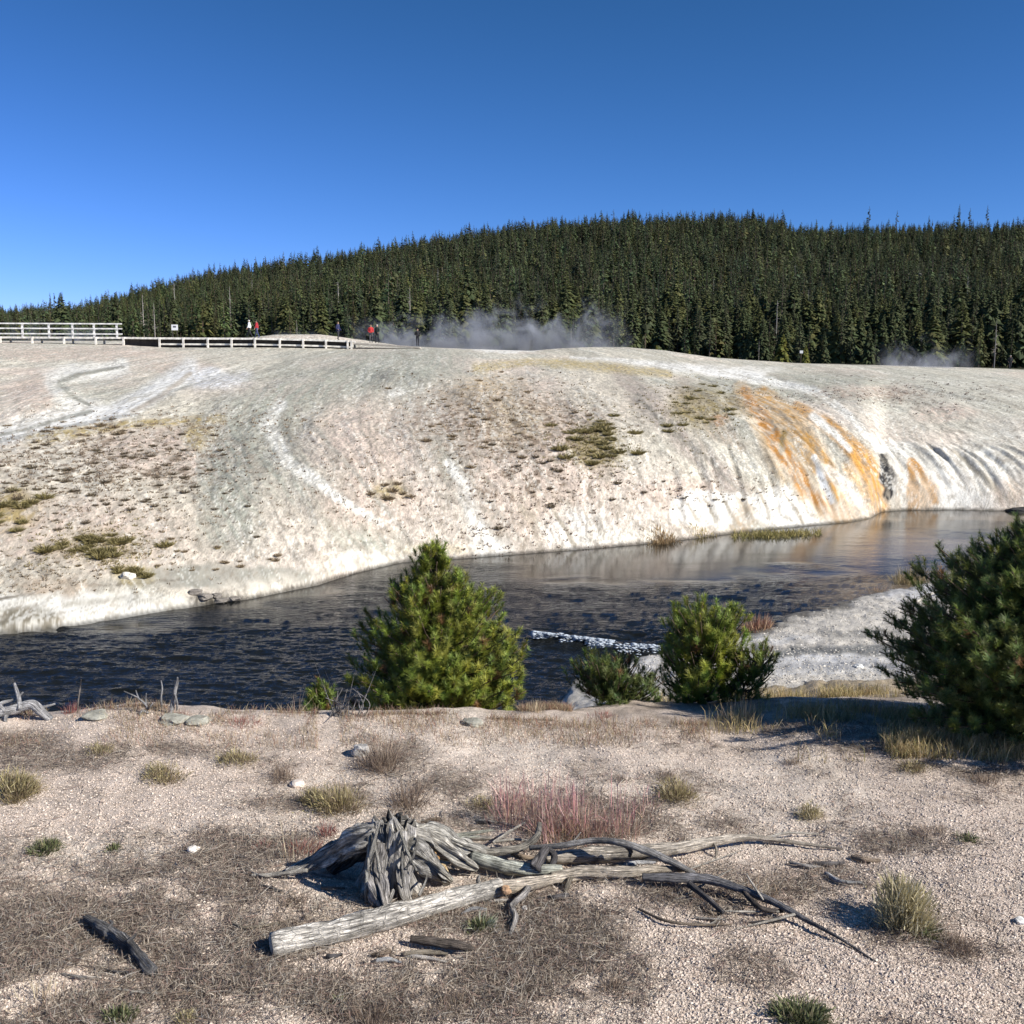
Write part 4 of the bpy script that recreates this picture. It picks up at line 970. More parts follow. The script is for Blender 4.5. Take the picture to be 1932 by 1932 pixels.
def person(x, y, z, face, label, jacket, trousers, hair, stride=.0, arm=0.0, height=1.74, long_coat=0.0, pack=None):
    """standing or walking figure; face = heading angle; one continuous skinned body"""
    s = height / 1.74
    J = {'pel': (0, 0, .95), 'wst': (0, 0, 1.08), 'chs': (0, .01, 1.32), 'shl': (0, 0, 1.44), 'nck': (0, .01, 1.51), 'jaw': (0, .03, 1.585), 'hed': (0, .02, 1.66), 'crn': (0, .01, 1.715)}
    R = {'pel': (.155, .115), 'wst': (.14, .105), 'chs': (.175, .12), 'shl': (.13, .085), 'nck': (.055, .055), 'jaw': (.066, .075), 'hed': (.078, .095), 'crn': (.05, .06)}
    ed = [('pel', 'wst'), ('wst', 'chs'), ('chs', 'shl'), ('shl', 'nck'), ('nck', 'jaw'), ('jaw', 'hed'), ('hed', 'crn')]
    for sd, sx in (('l', -1), ('r', 1)):
        st = stride * sx
        J.update({sd + 'hip': (sx * .095, 0, .87), sd + 'kne': (sx * .10, .03 + st * .5, .49), sd + 'ank': (sx * .10, st - (.05 if st < 0 else 0), .085 + (.05 if st < 0 else 0)), sd + 'toe': (sx * .115, st + .13, .035),
                  sd + 'sho': (sx * .185, 0, 1.40), sd + 'elb': (sx * .245, -.02 - st * .4, 1.13), sd + 'wri': (sx * (.235 - arm * .1), .06 + arm * .2 - st * .6, .90 + arm * .22), sd + 'hnd': (sx * (.225 - arm * .14), .08 + arm * .24 - st * .65, .81 + arm * .22)})
        R.update({sd + 'hip': (.095, .10), sd + 'kne': (.062, .065), sd + 'ank': (.043, .05), sd + 'toe': (.04, .03), sd + 'sho': (.07, .07), sd + 'elb': (.05, .05), sd + 'wri': (.034, .034), sd + 'hnd': (.036, .03)})
        ed += [('pel', sd + 'hip'), (sd + 'hip', sd + 'kne'), (sd + 'kne', sd + 'ank'), (sd + 'ank', sd + 'toe'), ('shl', sd + 'sho'), (sd + 'sho', sd + 'elb'), (sd + 'elb', sd + 'wri'), (sd + 'wri', sd + 'hnd')]
    nm = list(J); me = bpy.data.meshes.new('person')
    me.from_pydata([tuple(q * s for q in J[n_]) for n_ in nm], [(nm.index(a), nm.index(b_)) for a, b_ in ed], [])
    tmp = bpy.data.objects.new('tmp', me); col.objects.link(tmp)
    md = tmp.modifiers.new('skin', 'SKIN')
    for i, n_ in enumerate(nm):
        d = me.skin_vertices[0].data[i]; d.radius = tuple(q * s for q in R[n_]); d.use_root = (n_ == 'pel')
    sb = tmp.modifiers.new('sub', 'SUBSURF'); sb.levels = 2; sb.render_levels = 2
    dg = bpy.context.evaluated_depsgraph_get(); ev = tmp.evaluated_get(dg)
    bme = bpy.data.meshes.new_from_object(ev); col.objects.unlink(tmp); bpy.data.objects.remove(tmp)
    root = empty('person', (x, y, z), face); set_props(root, label, 'person')
    body = bpy.data.objects.new('body', bme); col.objects.link(body); body.parent = root
    bme.materials.clear()
    for m_ in (M['skin'], trousers, M['shoe']): bme.materials.append(m_)
    jv, jf = [], []; hv, hf = [], []
    for f in bme.polygons:
        c = f.center / s; arm_ = abs(c.x) > .165 and c.z > .78 and c.z < 1.5
        mi = 0
        if c.z < .075: mi = 2
        elif c.z < 1.0 and not (abs(c.x) > .19 and c.z > .75): mi = 1
        f.material_index = mi; f.use_smooth = True
        is_j = (c.z > .98 - long_coat and c.z < 1.50 and not (arm_ and c.z < .92 + arm * .2)) and not (abs(c.x) > .19 and c.z < .90 + arm * .2)
        for (cond, VV, FF, dd) in ((is_j, jv, jf, .016), (c.z > 1.66 or (c.z > 1.585 and c.y < -.005), hv, hf, .016)):
            if cond:
                b0 = len(VV)
                for vi in f.vertices:
                    vv = bme.vertices[vi]; VV.append(tuple(vv.co + vv.normal * dd * s))
                FF.append([b0 + q for q in range(len(f.vertices))])
    for nm_, VV, FF, mt in (('jacket', jv, jf, jacket), ('hair', hv, hf, hair)):
        m2 = bpy.data.meshes.new(nm_); m2.from_pydata(VV, [], FF); m2.materials.append(mt)
        for f in m2.polygons: f.use_smooth = True
        oo = bpy.data.objects.new(nm_, m2); col.objects.link(oo); oo.parent = root
    if pack is not None:
        oo = rock('backpack', 0, -.2 * s, 1.22 * s, .15 * s, .09 * s, .21 * s, (.5, .5, .5), 4.0, pack, 2, 0, .05); oo.parent = root
    return root
M['shoe'] = plain('shoe', (.03, .028, .028))
white_j, red_j, blue_j, black_j, green_j = plain('white_jacket', (.78, .78, .76)), plain('red_jacket', (.36, .02, .03)), plain('navy_jacket', (.025, .03, .09)), plain('black_jacket', (.015, .015, .018)), plain('dark_green_jacket', (.03, .045, .035))
red2_j = plain('bright_red_jacket', (.55, .04, .04)); dark_t, jean_t, grey_t = plain('dark_trousers', (.025, .025, .03)), plain('blue_jeans', (.05, .06, .14)), plain('grey_trousers', (.09, .085, .09))
hair_d, hair_b, hair_w = plain('dark_hair', (.03, .022, .016)), plain('fair_hair', (.25, .17, .09)), plain('pale_hat', (.66, .64, .6))
def deck_at(u, dy=.9): p = deck_pt(u); return p[0] + K(u, 636) * dy, p[1] + dy, p[2] + .004
x, y, z = deck_at(471); person(x, y, z, math.radians(100), 'person in a white jacket and pale hat walking along the boardwalk', white_j, dark_t, hair_w, .24)
x, y, z = deck_at(485, 1.4); person(x, y, z, math.radians(95), 'person in a dark red jacket and blue jeans walking beside the white jacket', red_j, jean_t, hair_d, .2)
x, y, z = deck_at(638, .8); person(x, y, z, math.radians(250), 'person in a navy jacket with a backpack standing alone on the boardwalk', blue_j, dark_t, hair_b, .06, .5, 1.76, .12, black_j)
def ramp_at(u, v): k, m = ray(u, v); return k * 102.3, 102.3, E + m * 102.3
x, y, z = ramp_at(700, 647.2); person(x, y, z, math.radians(190), 'person in a bright red jacket at the low right end of the boardwalk', red2_j, grey_t, hair_b, .05, .6)
x, y, z = ramp_at(712, 647.6); person(x, y, z, math.radians(160), 'person in a dark green jacket standing beside the bright red jacket', green_j, dark_t, hair_w, .12, .4, 1.78)
x, y, z = ramp_at(788, 653.4); person(x, y, z, math.radians(200), 'person dressed all in black standing alone in front of the steam', black_j, dark_t, hair_d, .08, .8, 1.70)
x = K(1905, 700) * 132; person(x, 132, float(hz(x, 132)), math.radians(170), 'distant hiker in dark clothes under the trees at the right border', black_j, dark_t, hair_w, .1, .2)

# ------------------------------------------------------------------ steam
def steam_material(name, dens, seed, sc, sz, lo=.46, hi=.72):
    m = bpy.data.materials.new(name); m.use_nodes = True; nt = m.node_tree
    nt.nodes.remove(nt.nodes['Principled BSDF']); out = nt.nodes['Material Output']
    pv = N(nt, 'ShaderNodeVolumePrincipled'); pv.inputs['Color'].default_value = (.93, .94, .96, 1); pv.inputs['Anisotropy'].default_value = .2
    tc = N(nt, 'ShaderNodeTexCoord'); mp = N(nt, 'ShaderNodeMapping'); mp.inputs['Location'].default_value = (seed, seed * .7, 0)
    nt.links.new(tc.outputs['Object'], mp.inputs['Vector'])
    no = N(nt, 'ShaderNodeTexNoise'); no.inputs['Scale'].default_value = sc; no.inputs['Detail'].default_value = 4; no.inputs['Roughness'].default_value = .55; no.inputs['Distortion'].default_value = .8
    nt.links.new(mp.outputs[0], no.inputs['Vector'])
    # thinner with height: full at the ground, gone near the top of the plume
    gp = N(nt, 'ShaderNodeSeparateXYZ'); nt.links.new(tc.outputs['Generated'], gp.inputs[0])
    def fall(o, a, b_, lo_, hi_):
        q = N(nt, 'ShaderNodeMapRange', interpolation_type='SMOOTHSTEP'); q.inputs['From Min'].default_value = a; q.inputs['From Max'].default_value = b_; q.inputs['To Min'].default_value = lo_; q.inputs['To Max'].default_value = hi_
        nt.links.new(o, q.inputs['Value']); return q.outputs[0]
    def mul(a, b_):
        q = N(nt, 'ShaderNodeMath', operation='MULTIPLY'); nt.links.new(a, q.inputs[0])
        if isinstance(b_, float): q.inputs[1].default_value = b_
        else: nt.links.new(b_, q.inputs[1])
        return q.outputs[0]
    ed = mul(mul(fall(gp.outputs[0], 0, .38, 0, 1), fall(gp.outputs[0], .62, 1, 1, 0)), mul(fall(gp.outputs[1], 0, .3, 0, 1), fall(gp.outputs[1], .7, 1, 1, 0)))
    thr = N(nt, 'ShaderNodeMath', operation='MULTIPLY_ADD'); nt.links.new(gp.outputs[2], thr.inputs[0]); thr.inputs[1].default_value = -.30; nt.links.new(no.outputs['Fac'], thr.inputs[2])
    d = mul(mul(fall(thr.outputs[0], lo - .12, hi - .12, 0, 1), ed), mul(fall(gp.outputs[2], .4, 1, 1, 0), float(dens)))
    nt.links.new(d, pv.inputs['Density']); nt.links.new(pv.outputs[0], out.inputs['Volume'])
    return m
def steam(u0, u1, v0, v1, Yd, dep, dens, seed, label, sc=.45):
    x0, x1 = K(u0, v1) * Yd, K(u1, v1) * Yd; zt = E + ray(.5 * (u0 + u1), v0)[1] * Yd; zb = E + ray(.5 * (u0 + u1), v1)[1] * Yd - .4
    import bmesh
    bm = bmesh.new(); bmesh.ops.create_icosphere(bm, subdivisions=3, radius=1)
    V = np.array([v_.co for v_ in bm.verts]); T = np.array([[v_.index for v_ in f.verts] for f in bm.faces]); bm.free()
    V = np.sign(V) * np.abs(V) ** .6; V = V * ((x1 - x0) / 2, dep / 2, (zt - zb) / 2)
    o = mesh_np('steam', V, T, None, None, mats=[steam_material('steam', dens, seed, sc, zt - zb)]); o.location = ((x0 + x1) / 2, Yd, (zt + zb) / 2)
    set_props(o, label=label, kind='stuff')
steam(640, 1000, 574, 664, 126, 9, .60, 3.0, 'low white steam drifting behind the hikers', .42)
steam(800, 1210, 535, 672, 130, 9, .55, 11.0, 'billowing white steam in front of the dark forest', .34)
steam(1640, 1850, 620, 704, 124, 7, .40, 23.0, 'grey steam at the right end of the clearing', .5)
steam(1380, 1480, 660, 712, 112, 6, .35, 31.0, 'thin steam above the orange cascade', .6)
steam(-60, 260, 592, 650, 128, 7, .22, 41.0, 'thin steam behind the fence', .4)
steam(500, 660, 605, 650, 128, 6, .22, 47.0, 'faint steam behind the boardwalk', .5)

# ------------------------------------------------------------------ young pines near the river
def hero_pine(base, H, R, prof, label, seed, whorl=.10, per=7, col0=(.125, .155, .030), tl_=.085, nn=46, leader=4, lean=(0, 0), nw=.0035, dens=1.0, scale_needle=1.0, browns=.03, name='young_pine', upf=1.0):
    rd = Rnd(seed); r = np.random.default_rng(seed)
    root = empty(name, base); set_props(root, label, 'pine tree')
    trunk = MB(); BT = (.13, .095, .065)
    top = np.array([lean[0], lean[1], H])
    tube(trunk, [(0, 0, -.25), (lean[0] * .3, lean[1] * .3, H * .35), tuple(top * (.97, .97, .94))], [R * .055, R * .04, .006], 8, 14, .1, seed, BT)
    pts, dirs, tl = [], [], []
    px_, pf = [p[0] for p in prof], [p[1] for p in prof]
    h = .04 * H
    while h < H * .97:
        t = h / H
        Rt = R * float(np.interp(t, px_, pf))
        m_ = max(3, int(per * (.6 + .4 * Rt / R) * dens))
        a0 = rd.uniform(0, 6.3)
        for j in range(m_):
            az = a0 + 2 * math.pi * (j + rd.uniform(-.3, .3)) / m_
            L = Rt * rd.uniform(.72, 1.14)
            if L < .03: continue
            up = (.25 + .75 * t) * upf + rd.uniform(-.12, .2)
            b0 = top * t * (1, 1, 1); d = np.array([math.cos(az), math.sin(az), 0])
            p1 = b0 + d * L * .55 + (0, 0, L * .55 * up * .6); p2 = b0 + d * L + (0, 0, L * up * .95 + .03)
            tube(trunk, [b0, p1, p2], [.011 * R / .6 + .002, .006, .003], 4, 6, 0, seed, BT)
            path = spline(np.array([b0, p1, p2]), 24)
            nt_ = max(2, int(L / (tl_ * .72)))
            for q in range(nt_):
                s = .30 + .70 * (q + rd.uniform()) / nt_
                i = min(23, int(s * 23)); p = path[i]
                tang = path[min(23, i + 1)] - path[max(0, i - 1)]; tang /= np.linalg.norm(tang) + 1e-9
                n_side = 1 if q == nt_ - 1 else rd.choice([1, 1, 2])
                for _ in range(n_side):
                    o = r.normal(0, 1, 3) * (1, 1, .6); o /= np.linalg.norm(o)
                    sd = tl_ * rd.uniform(.3, 1.5) * (1 - .5 * s) if s < .92 else 0
                    pts.append(p + o * sd * 1.6); dd = tang * .5 + o * .35 + np.array([0, 0, .65 + .5 * t]); dirs.append(dd / np.linalg.norm(dd)); tl.append(tl_ * rd.uniform(.75, 1.25))
        h += whorl * H * rd.uniform(.55, 1.0) * (1 - .35 * t)
    for j in range(leader):
        o = np.array([rd.uniform(-1, 1), rd.uniform(-1, 1), 0]) * R * .09
        for q in range(4):
            pts.append(top * (1, 1, .90) + o + (0, 0, (q - 1) * tl_ * .75 * (1.25 if j == 0 else .9))); dirs.append(np.array([o[0] * .8, o[1] * .8, 1.0]) / np.linalg.norm([o[0] * .8, o[1] * .8, 1.0])); tl.append(tl_ * .85)
    pts, dirs, tl = np.array(pts), np.array(dirs), np.array(tl)
    pts[:, 2] = np.maximum(pts[:, 2], .02)
    n = len(pts)
    # needles: narrow triangles round each shoot, swept forward
    base_ = np.repeat(pts, nn, 0); D = np.repeat(dirs, nn, 0); TL = np.repeat(tl, nn)
    s = r.uniform(-.45, .55, n * nn)
    rv = r.normal(0, 1, (n * nn, 3)); side = rv - D * np.sum(rv * D, 1)[:, None]; side /= np.linalg.norm(side, axis=1)[:, None]
    sw = r.uniform(.2, 1.1, n * nn)[:, None]
    nd = side + D * sw; nd /= np.linalg.norm(nd, axis=1)[:, None]
    B = base_ + D * (s * TL)[:, None]
    Ln = TL * r.uniform(.5, .8, n * nn) * scale_needle
    wv = np.cross(nd, D); wv /= np.linalg.norm(wv, axis=1)[:, None] + 1e-9
    wv = wv * (nw * r.uniform(.7, 1.3, n * nn))[:, None]
    V = np.stack([B - wv, B + wv, B + nd * Ln[:, None]], 1).reshape(-1, 3)
    T = np.arange(n * nn * 3).reshape(-1, 3)
    tone = r.uniform(.75, 1.6, n); hue = r.uniform(.82, 1.18, n)
    cc = np.stack([col0[0] * tone * hue, col0[1] * tone, col0[2] * tone * r.uniform(.7, 1.4, n)], 1)
    br = r.uniform(0, 1, n) < browns; cc[br] = np.array([.20, .11, .045]) * r.uniform(.8, 1.2, (br.sum(), 1))
    C = np.repeat(np.repeat(cc, nn, 0) * r.uniform(.8, 1.2, (n * nn, 1)), 3, 0)
    trunk.build('trunk', M['bark'], root, True)
    mesh_np('needles', V, T, None, C, mats=[M['needles']], parent=root)
    return root
def place(u, Y): x = K(u, 1340) * Y; return np.array([x, Y, float(hz(x, Y))])
def h_at(u, v, Y): return E + ray(u, v)[1] * Y
b0 = place(833, 7.45); Hc = h_at(815, 1030, 7.45) - b0[2]
hero_pine(b0, Hc, 166 / F * 7.45, [(0, .84), (.10, 1.0), (.27, 1.0), (.40, .88), (.52, .70), (.64, .50), (.76, .30), (.87, .14), (1, .04)], 'large bushy young pine in the centre, on the bank edge above the dark river', 21, .070, 12, (.205, .235, .040), .070, 84, 5, (-.06, 0), 0.0023, 1.25, upf=.75)
b1 = place(1318, 7.5); H1 = h_at(1320, 1172, 7.5) - b1[2]
hero_pine(b1, H1, 92 / F * 7.5, [(0, .85), (.12, 1.05), (.28, .84), (.40, .95), (.55, .74), (.70, .82), (.85, .60), (.94, .4), (1, .2)], 'slim bright green young pine right of the large central one', 33, .085, 9, (.215, .250, .042), .068, 80, 3, (.05, 0), .0023, .95)
b2 = place(1168, 7.45); H2 = h_at(1150, 1272, 7.45) - b2[2]
hero_pine(b2, H2, 86 / F * 7.45, [(0, .95), (.3, 1.0), (.6, .75), (.85, .45), (1, .2)], 'low dark spreading young pine between the central and the slim pine', 35, .17, 10, (.105, .135, .036), .062, 64, 2, (-.12, 0), .0022, 1.1, 1, .06)
b3 = place(1392, 7.4); H3 = h_at(1405, 1240, 7.4) - b3[2]
hero_pine(b3, H3, 56 / F * 7.4, [(0, .8), (.4, .9), (.75, .8), (1, .35)], 'small sprawling pine seedling beside the slim bright green pine', 37, .20, 8, (.185, .215, .040), .060, 70, 2, (.14, 0), .0023, 1.0, 1, .05)
b4 = place(1955, 6.3); H4 = h_at(1960, 975, 6.3) - b4[2]
hero_pine(b4, H4, 312 / F * 6.3, [(0, .78), (.1, .97), (.24, 1.0), (.40, .82), (.55, .66), (.70, .46), (.82, .28), (.94, .10), (1, .03)], 'big dark green pine cut off by the right border of the photo', 41, .050, 16, (.130, .160, .040), .064, 70, 4, (.03, 0), .0021, 1.3, 1, .02, upf=.42)
b5 = place(603, 6.9); H5 = h_at(603, 1312, 6.9) - b5[2]
hero_pine(b5, H5, 26 / F * 6.9, [(0, .8), (.5, 1), (1, .4)], 'tiny green pine seedling at the bank edge left of the central pine', 43, .18, 6, (.130, .165, .030), .055, 36, 2, (0, 0), .003)

# ------------------------------------------------------------------ dead wood in the foreground
GREYW, PALE, DARKW, LICH = (.54, .50, .455), (.78, .72, .62), (.19, .175, .17), (.68, .68, .57)
def wood(name, specs, label, cat, c=GREYW, extra=None, nmpart=None):
    """specs: list of (points (u, v, height), radii in image pixels, rough, colour or None); first is the stem, others are branches"""
    root_p = at(*specs[0][0][0]); root = empty(name, root_p); set_props(root, label, cat)
    for i, sp in enumerate(specs):
        pts, rad = sp[0], sp[1]; rough = sp[2] if len(sp) > 2 else .3; cc = sp[3] if len(sp) > 3 and sp[3] is not None else c
        P = np.array([at(*q) for q in pts]); Rr = [w * p[1] / F * 1.02 for w, p in zip(rad, P)]
        mb = MB(); tube(mb, P - root_p, Rr, 18 if max(rad) > 8 else 10 if max(rad) > 3 else 6, None, rough, i + len(label), cc, 6, cvar=.5)
        mb.build((sp[4] if len(sp) > 4 else ('stem' if i == 0 else 'branch')), M['cracked' if 'cracked log lying' in label and i == 0 else 'wood'], root, True)
    return root
# pale cracked log in front
wood('fallen_log', [([(512, 1786, .035), (600, 1765, .04), (720, 1735, .04), (800, 1712, .04), (880, 1690, .045), (945, 1674, .05)], [23, 24, 23, 21, 19, 17], .26, PALE),
                    ([(945, 1674, .05), (985, 1670, .04), (1025, 1662, .04), (1075, 1652, .03), (1150, 1648, .03), (1235, 1640, .02)], [13, 12, 12, 11, 9, 7], .4, (.78, .67, .53)),
                    ([(1000, 1668, .03), (985, 1690, .04), (968, 1705, .03), (972, 1735, .02), (962, 1765, .01)], [6, 7, 6, 6, 3], .35, GREYW),
                    ([(1075, 1655, .03), (1070, 1672, .02), (1066, 1684, .0)], [6, 5, 3], .4, (.42, .36, .28)),
                    ([(905, 1668, .07), (902, 1660, .10), (905, 1652, .12)], [5, 4, 2], .3)],
     'long pale cracked log lying diagonally in front of the stump', 'log', PALE)
wood('fallen_log', [([(890, 1618, .06), (960, 1636, .05), (1010, 1640, .05), (1060, 1640, .04)], [13, 13, 12, 9], .3, LICH), ([(1010, 1640, .06), (1020, 1618, .09), (1032, 1600, .11)], [12, 10, 6], .5, DARKW), ([(1032, 1600, .11), (1045, 1612, .08), (1040, 1640, .04)], [6, 8, 6], .5, DARKW)],
     'short grey green log with a dark broken knot right of the stump', 'log', LICH)
wood('fallen_log', [([(1030, 1618, .04), (1120, 1612, .045), (1190, 1608, .05), (1260, 1602, .05), (1340, 1588, .05), (1405, 1580, .04), (1500, 1590, .02), (1590, 1602, .01)], [12, 14, 13, 12, 10, 7, 4, 2], .28, (.76, .67, .55)), ([(1440, 1583, .03), (1480, 1572, .03), (1545, 1574, .01)], [3, 2.5, 1.5], .2, PALE), ([(1345, 1588, .05), (1352, 1604, .03), (1350, 1620, .0)], [3, 3, 2], .2)],
     'longest pale log lying level behind the others', 'log', (.76, .67, .55))
wood('fallen_log', [([(1040, 1655, .03), (1100, 1645, .035), (1180, 1645, .035), (1240, 1640, .03), (1290, 1640, .03)], [9, 11, 10, 8, 5], .35, (.76, .66, .53))], 'middle pale log between the cracked log and the longest log', 'log', (.76, .66, .53))
wood('dead_branch', [([(880, 1612, .04), (945, 1606, .06), (995, 1594, .07), (1014, 1576, .10), (1018, 1552, .14)], [9, 8, 7, 6, 4], .2, (.48, .44, .37)), ([(930, 1590, .05), (960, 1570, .06), (990, 1552, .07)], [3, 3, 2], .2, PALE), ([(935, 1588, .05), (970, 1584, .05), (1000, 1586, .04)], [3, 2.5, 2], .2, PALE), ([(830, 1582, .06), (890, 1572, .06), (930, 1566, .05)], [4, 4, 2], .2, LICH)],
     'upward hooked pale branch between the stump and the red stalks', 'branch', GREYW)
wood('dead_branch', [([(1000, 1600, .08), (1060, 1595, .11), (1120, 1586, .13), (1180, 1592, .13), (1250, 1618, .08), (1310, 1648, .03)], [5, 6, 6, 7, 8, 5], .2, (.36, .345, .33)), ([(1180, 1594, .12), (1190, 1606, .09), (1188, 1616, .06)], [6, 5, 3], .4, DARKW), ([(1078, 1592, .11), (1088, 1580, .13), (1096, 1570, .15)], [2, 1.6, 1], 0, PALE)],
     'arched grey branch resting across the longest log', 'branch', GREYW)
wood('dead_branch', [([(1212, 1655, .04), (1260, 1656, .05), (1340, 1660, .06), (1400, 1678, .055), (1460, 1702, .05), (1520, 1735, .03), (1580, 1768, .015), (1655, 1816, .004)], [8, 9, 9, 8, 7, 5, 3, 1.4], .22, (.27, .26, .265)), ([(1300, 1668, .05), (1340, 1700, .04), (1365, 1722, .02)], [7, 6, 5], .25, DARKW),
                     ([(1400, 1680, .05), (1440, 1715, .04), (1480, 1720, .02)], [5, 5, 3], .3, (.2, .17, .15)), ([(1440, 1698, .05), (1420, 1668, .09), (1408, 1648, .12)], [2.4, 2, 1.2], 0, PALE), ([(1500, 1725, .04), (1450, 1738, .02), (1390, 1752, .005)], [3, 2.6, 1.6], .1, PALE), ([(1470, 1720, .03), (1400, 1720, .02), (1330, 1718, .01)], [2.6, 2.2, 1.4], .1, PALE), ([(1555, 1755, .02), (1590, 1775, .01), (1640, 1808, .003)], [2, 1.6, 1], .1, DARKW)],
     'dark charred branch forking towards the right foreground', 'branch', DARKW)
wood('dead_branch', [([(162, 1732, .03), (200, 1752, .035), (235, 1776, .03), (265, 1806, .025), (290, 1835, .015)], [8, 11, 11, 10, 12], .55, (.235, .225, .215)), ([(205, 1752, .05), (212, 1742, .06), (206, 1736, .065)], [4, 3, 2], .3), ([(240, 1778, .05), (252, 1768, .055), (258, 1762, .06)], [4, 3, 1.5], .3)],
     'short dark knobbly branch lying alone in the brown litter at left', 'branch', (.235, .225, .215))
wood('dead_branch', [([(1205, 1715, .01), (1260, 1738, .02), (1330, 1745, .015), (1380, 1744, .005)], [2.4, 3, 2.4, 1.4], .15, (.42, .34, .26))], 'thin curved brown twig below the charred branch', 'branch')
wood('dead_branch', [([(775, 1772, .03), (830, 1778, .035), (880, 1786, .03), (895, 1790, .02)], [7, 9, 7, 3], .4, (.20, .165, .135)), ([(760, 1800, .02), (800, 1796, .02), (845, 1800, .01)], [4, 5, 3], .3, (.5, .43, .33))], 'dark broken bark piece under the pale cracked log', 'branch')
wood('dead_branch', [([(475, 1652, .01), (520, 1650, .02), (580, 1642, .05)], [3, 4, 4], .2, PALE)], 'thin pale root end left of the stump', 'branch')
wood('dead_branch', [([(430, 1738, .01), (465, 1750, .02), (505, 1745, .015), (540, 1738, .005)], [2, 3, 2.6, 1.4], .15, (.55, .47, .36))], 'thin curved pale twig above the cracked log end', 'branch')
wood('dead_branch', [([(660, 1598, .02), (760, 1590, .05), (820, 1585, .06), (905, 1578, .05)], [3, 4, 4, 2], .2, LICH)], 'slim pale branch behind the stump', 'branch')
wood('dead_branch', [([(1270, 1700, .005), (1330, 1668, .02), (1380, 1640, .02)], [1.6, 1.8, 1], .1, PALE), ([(1300, 1640, .01), (1350, 1622, .02), (1400, 1604, .02)], [1.6, 1.6, 1], .1, PALE)], 'two thin pale twigs under the arched branch', 'branch')

# a scatter of small sticks round the logs, each its own thing
tw = Rnd(5)
where = [('in front of the pale cracked log', 720, 1790, 150, 26), ('behind the stump', 860, 1560, 110, 22), ('beside the arched branch', 1120, 1640, 140, 30), ('below the charred branch', 1400, 1740, 110, 26), ('left of the stump', 540, 1680, 70, 40), ('in the brown litter at left', 240, 1860, 150, 50), ('right of the longest log', 1520, 1620, 100, 30), ('under the cracked log', 1000, 1720, 90, 30), ('among the logs right of the stump', 950, 1606, 90, 26), ('across the middle pale log', 1090, 1632, 90, 22)]
kinds_ = [('thin straight grey stick', GREYW, 1.6), ('thin bent pale stick', PALE, 1.8), ('short brown stick', (.40, .31, .23), 2.2), ('short dark stick', DARKW, 2.0)]
for wn_, uc, vc, su, sv in where:
    for kn_, kc, kr in kinds_:
        if 'log' in wn_: kr = kr * 1.8; kc = tuple(min(.75, q * 1.3) for q in kc)
        u0, v0 = uc + tw.uniform(-su, su), vc + tw.uniform(-sv, sv); a = tw.uniform(-.5, .5) + (math.pi if tw.uniform() < .5 else 0); L = tw.uniform(40, 110) * (.6 if 'short' in kn_ else 1)
        du, dv = math.cos(a) * L, math.sin(a) * L * .5
        wood('stick', [([(u0, v0, .006), (u0 + du * .5 + tw.uniform(-6, 6), v0 + dv * .5 + tw.uniform(-5, 5) * (2 if 'bent' in kn_ else .5), .014), (u0 + du, v0 + dv, .006)], [kr * 1.6, kr * 1.4, kr * .8], .2)], kn_ + ' lying ' + wn_, 'stick', kc)

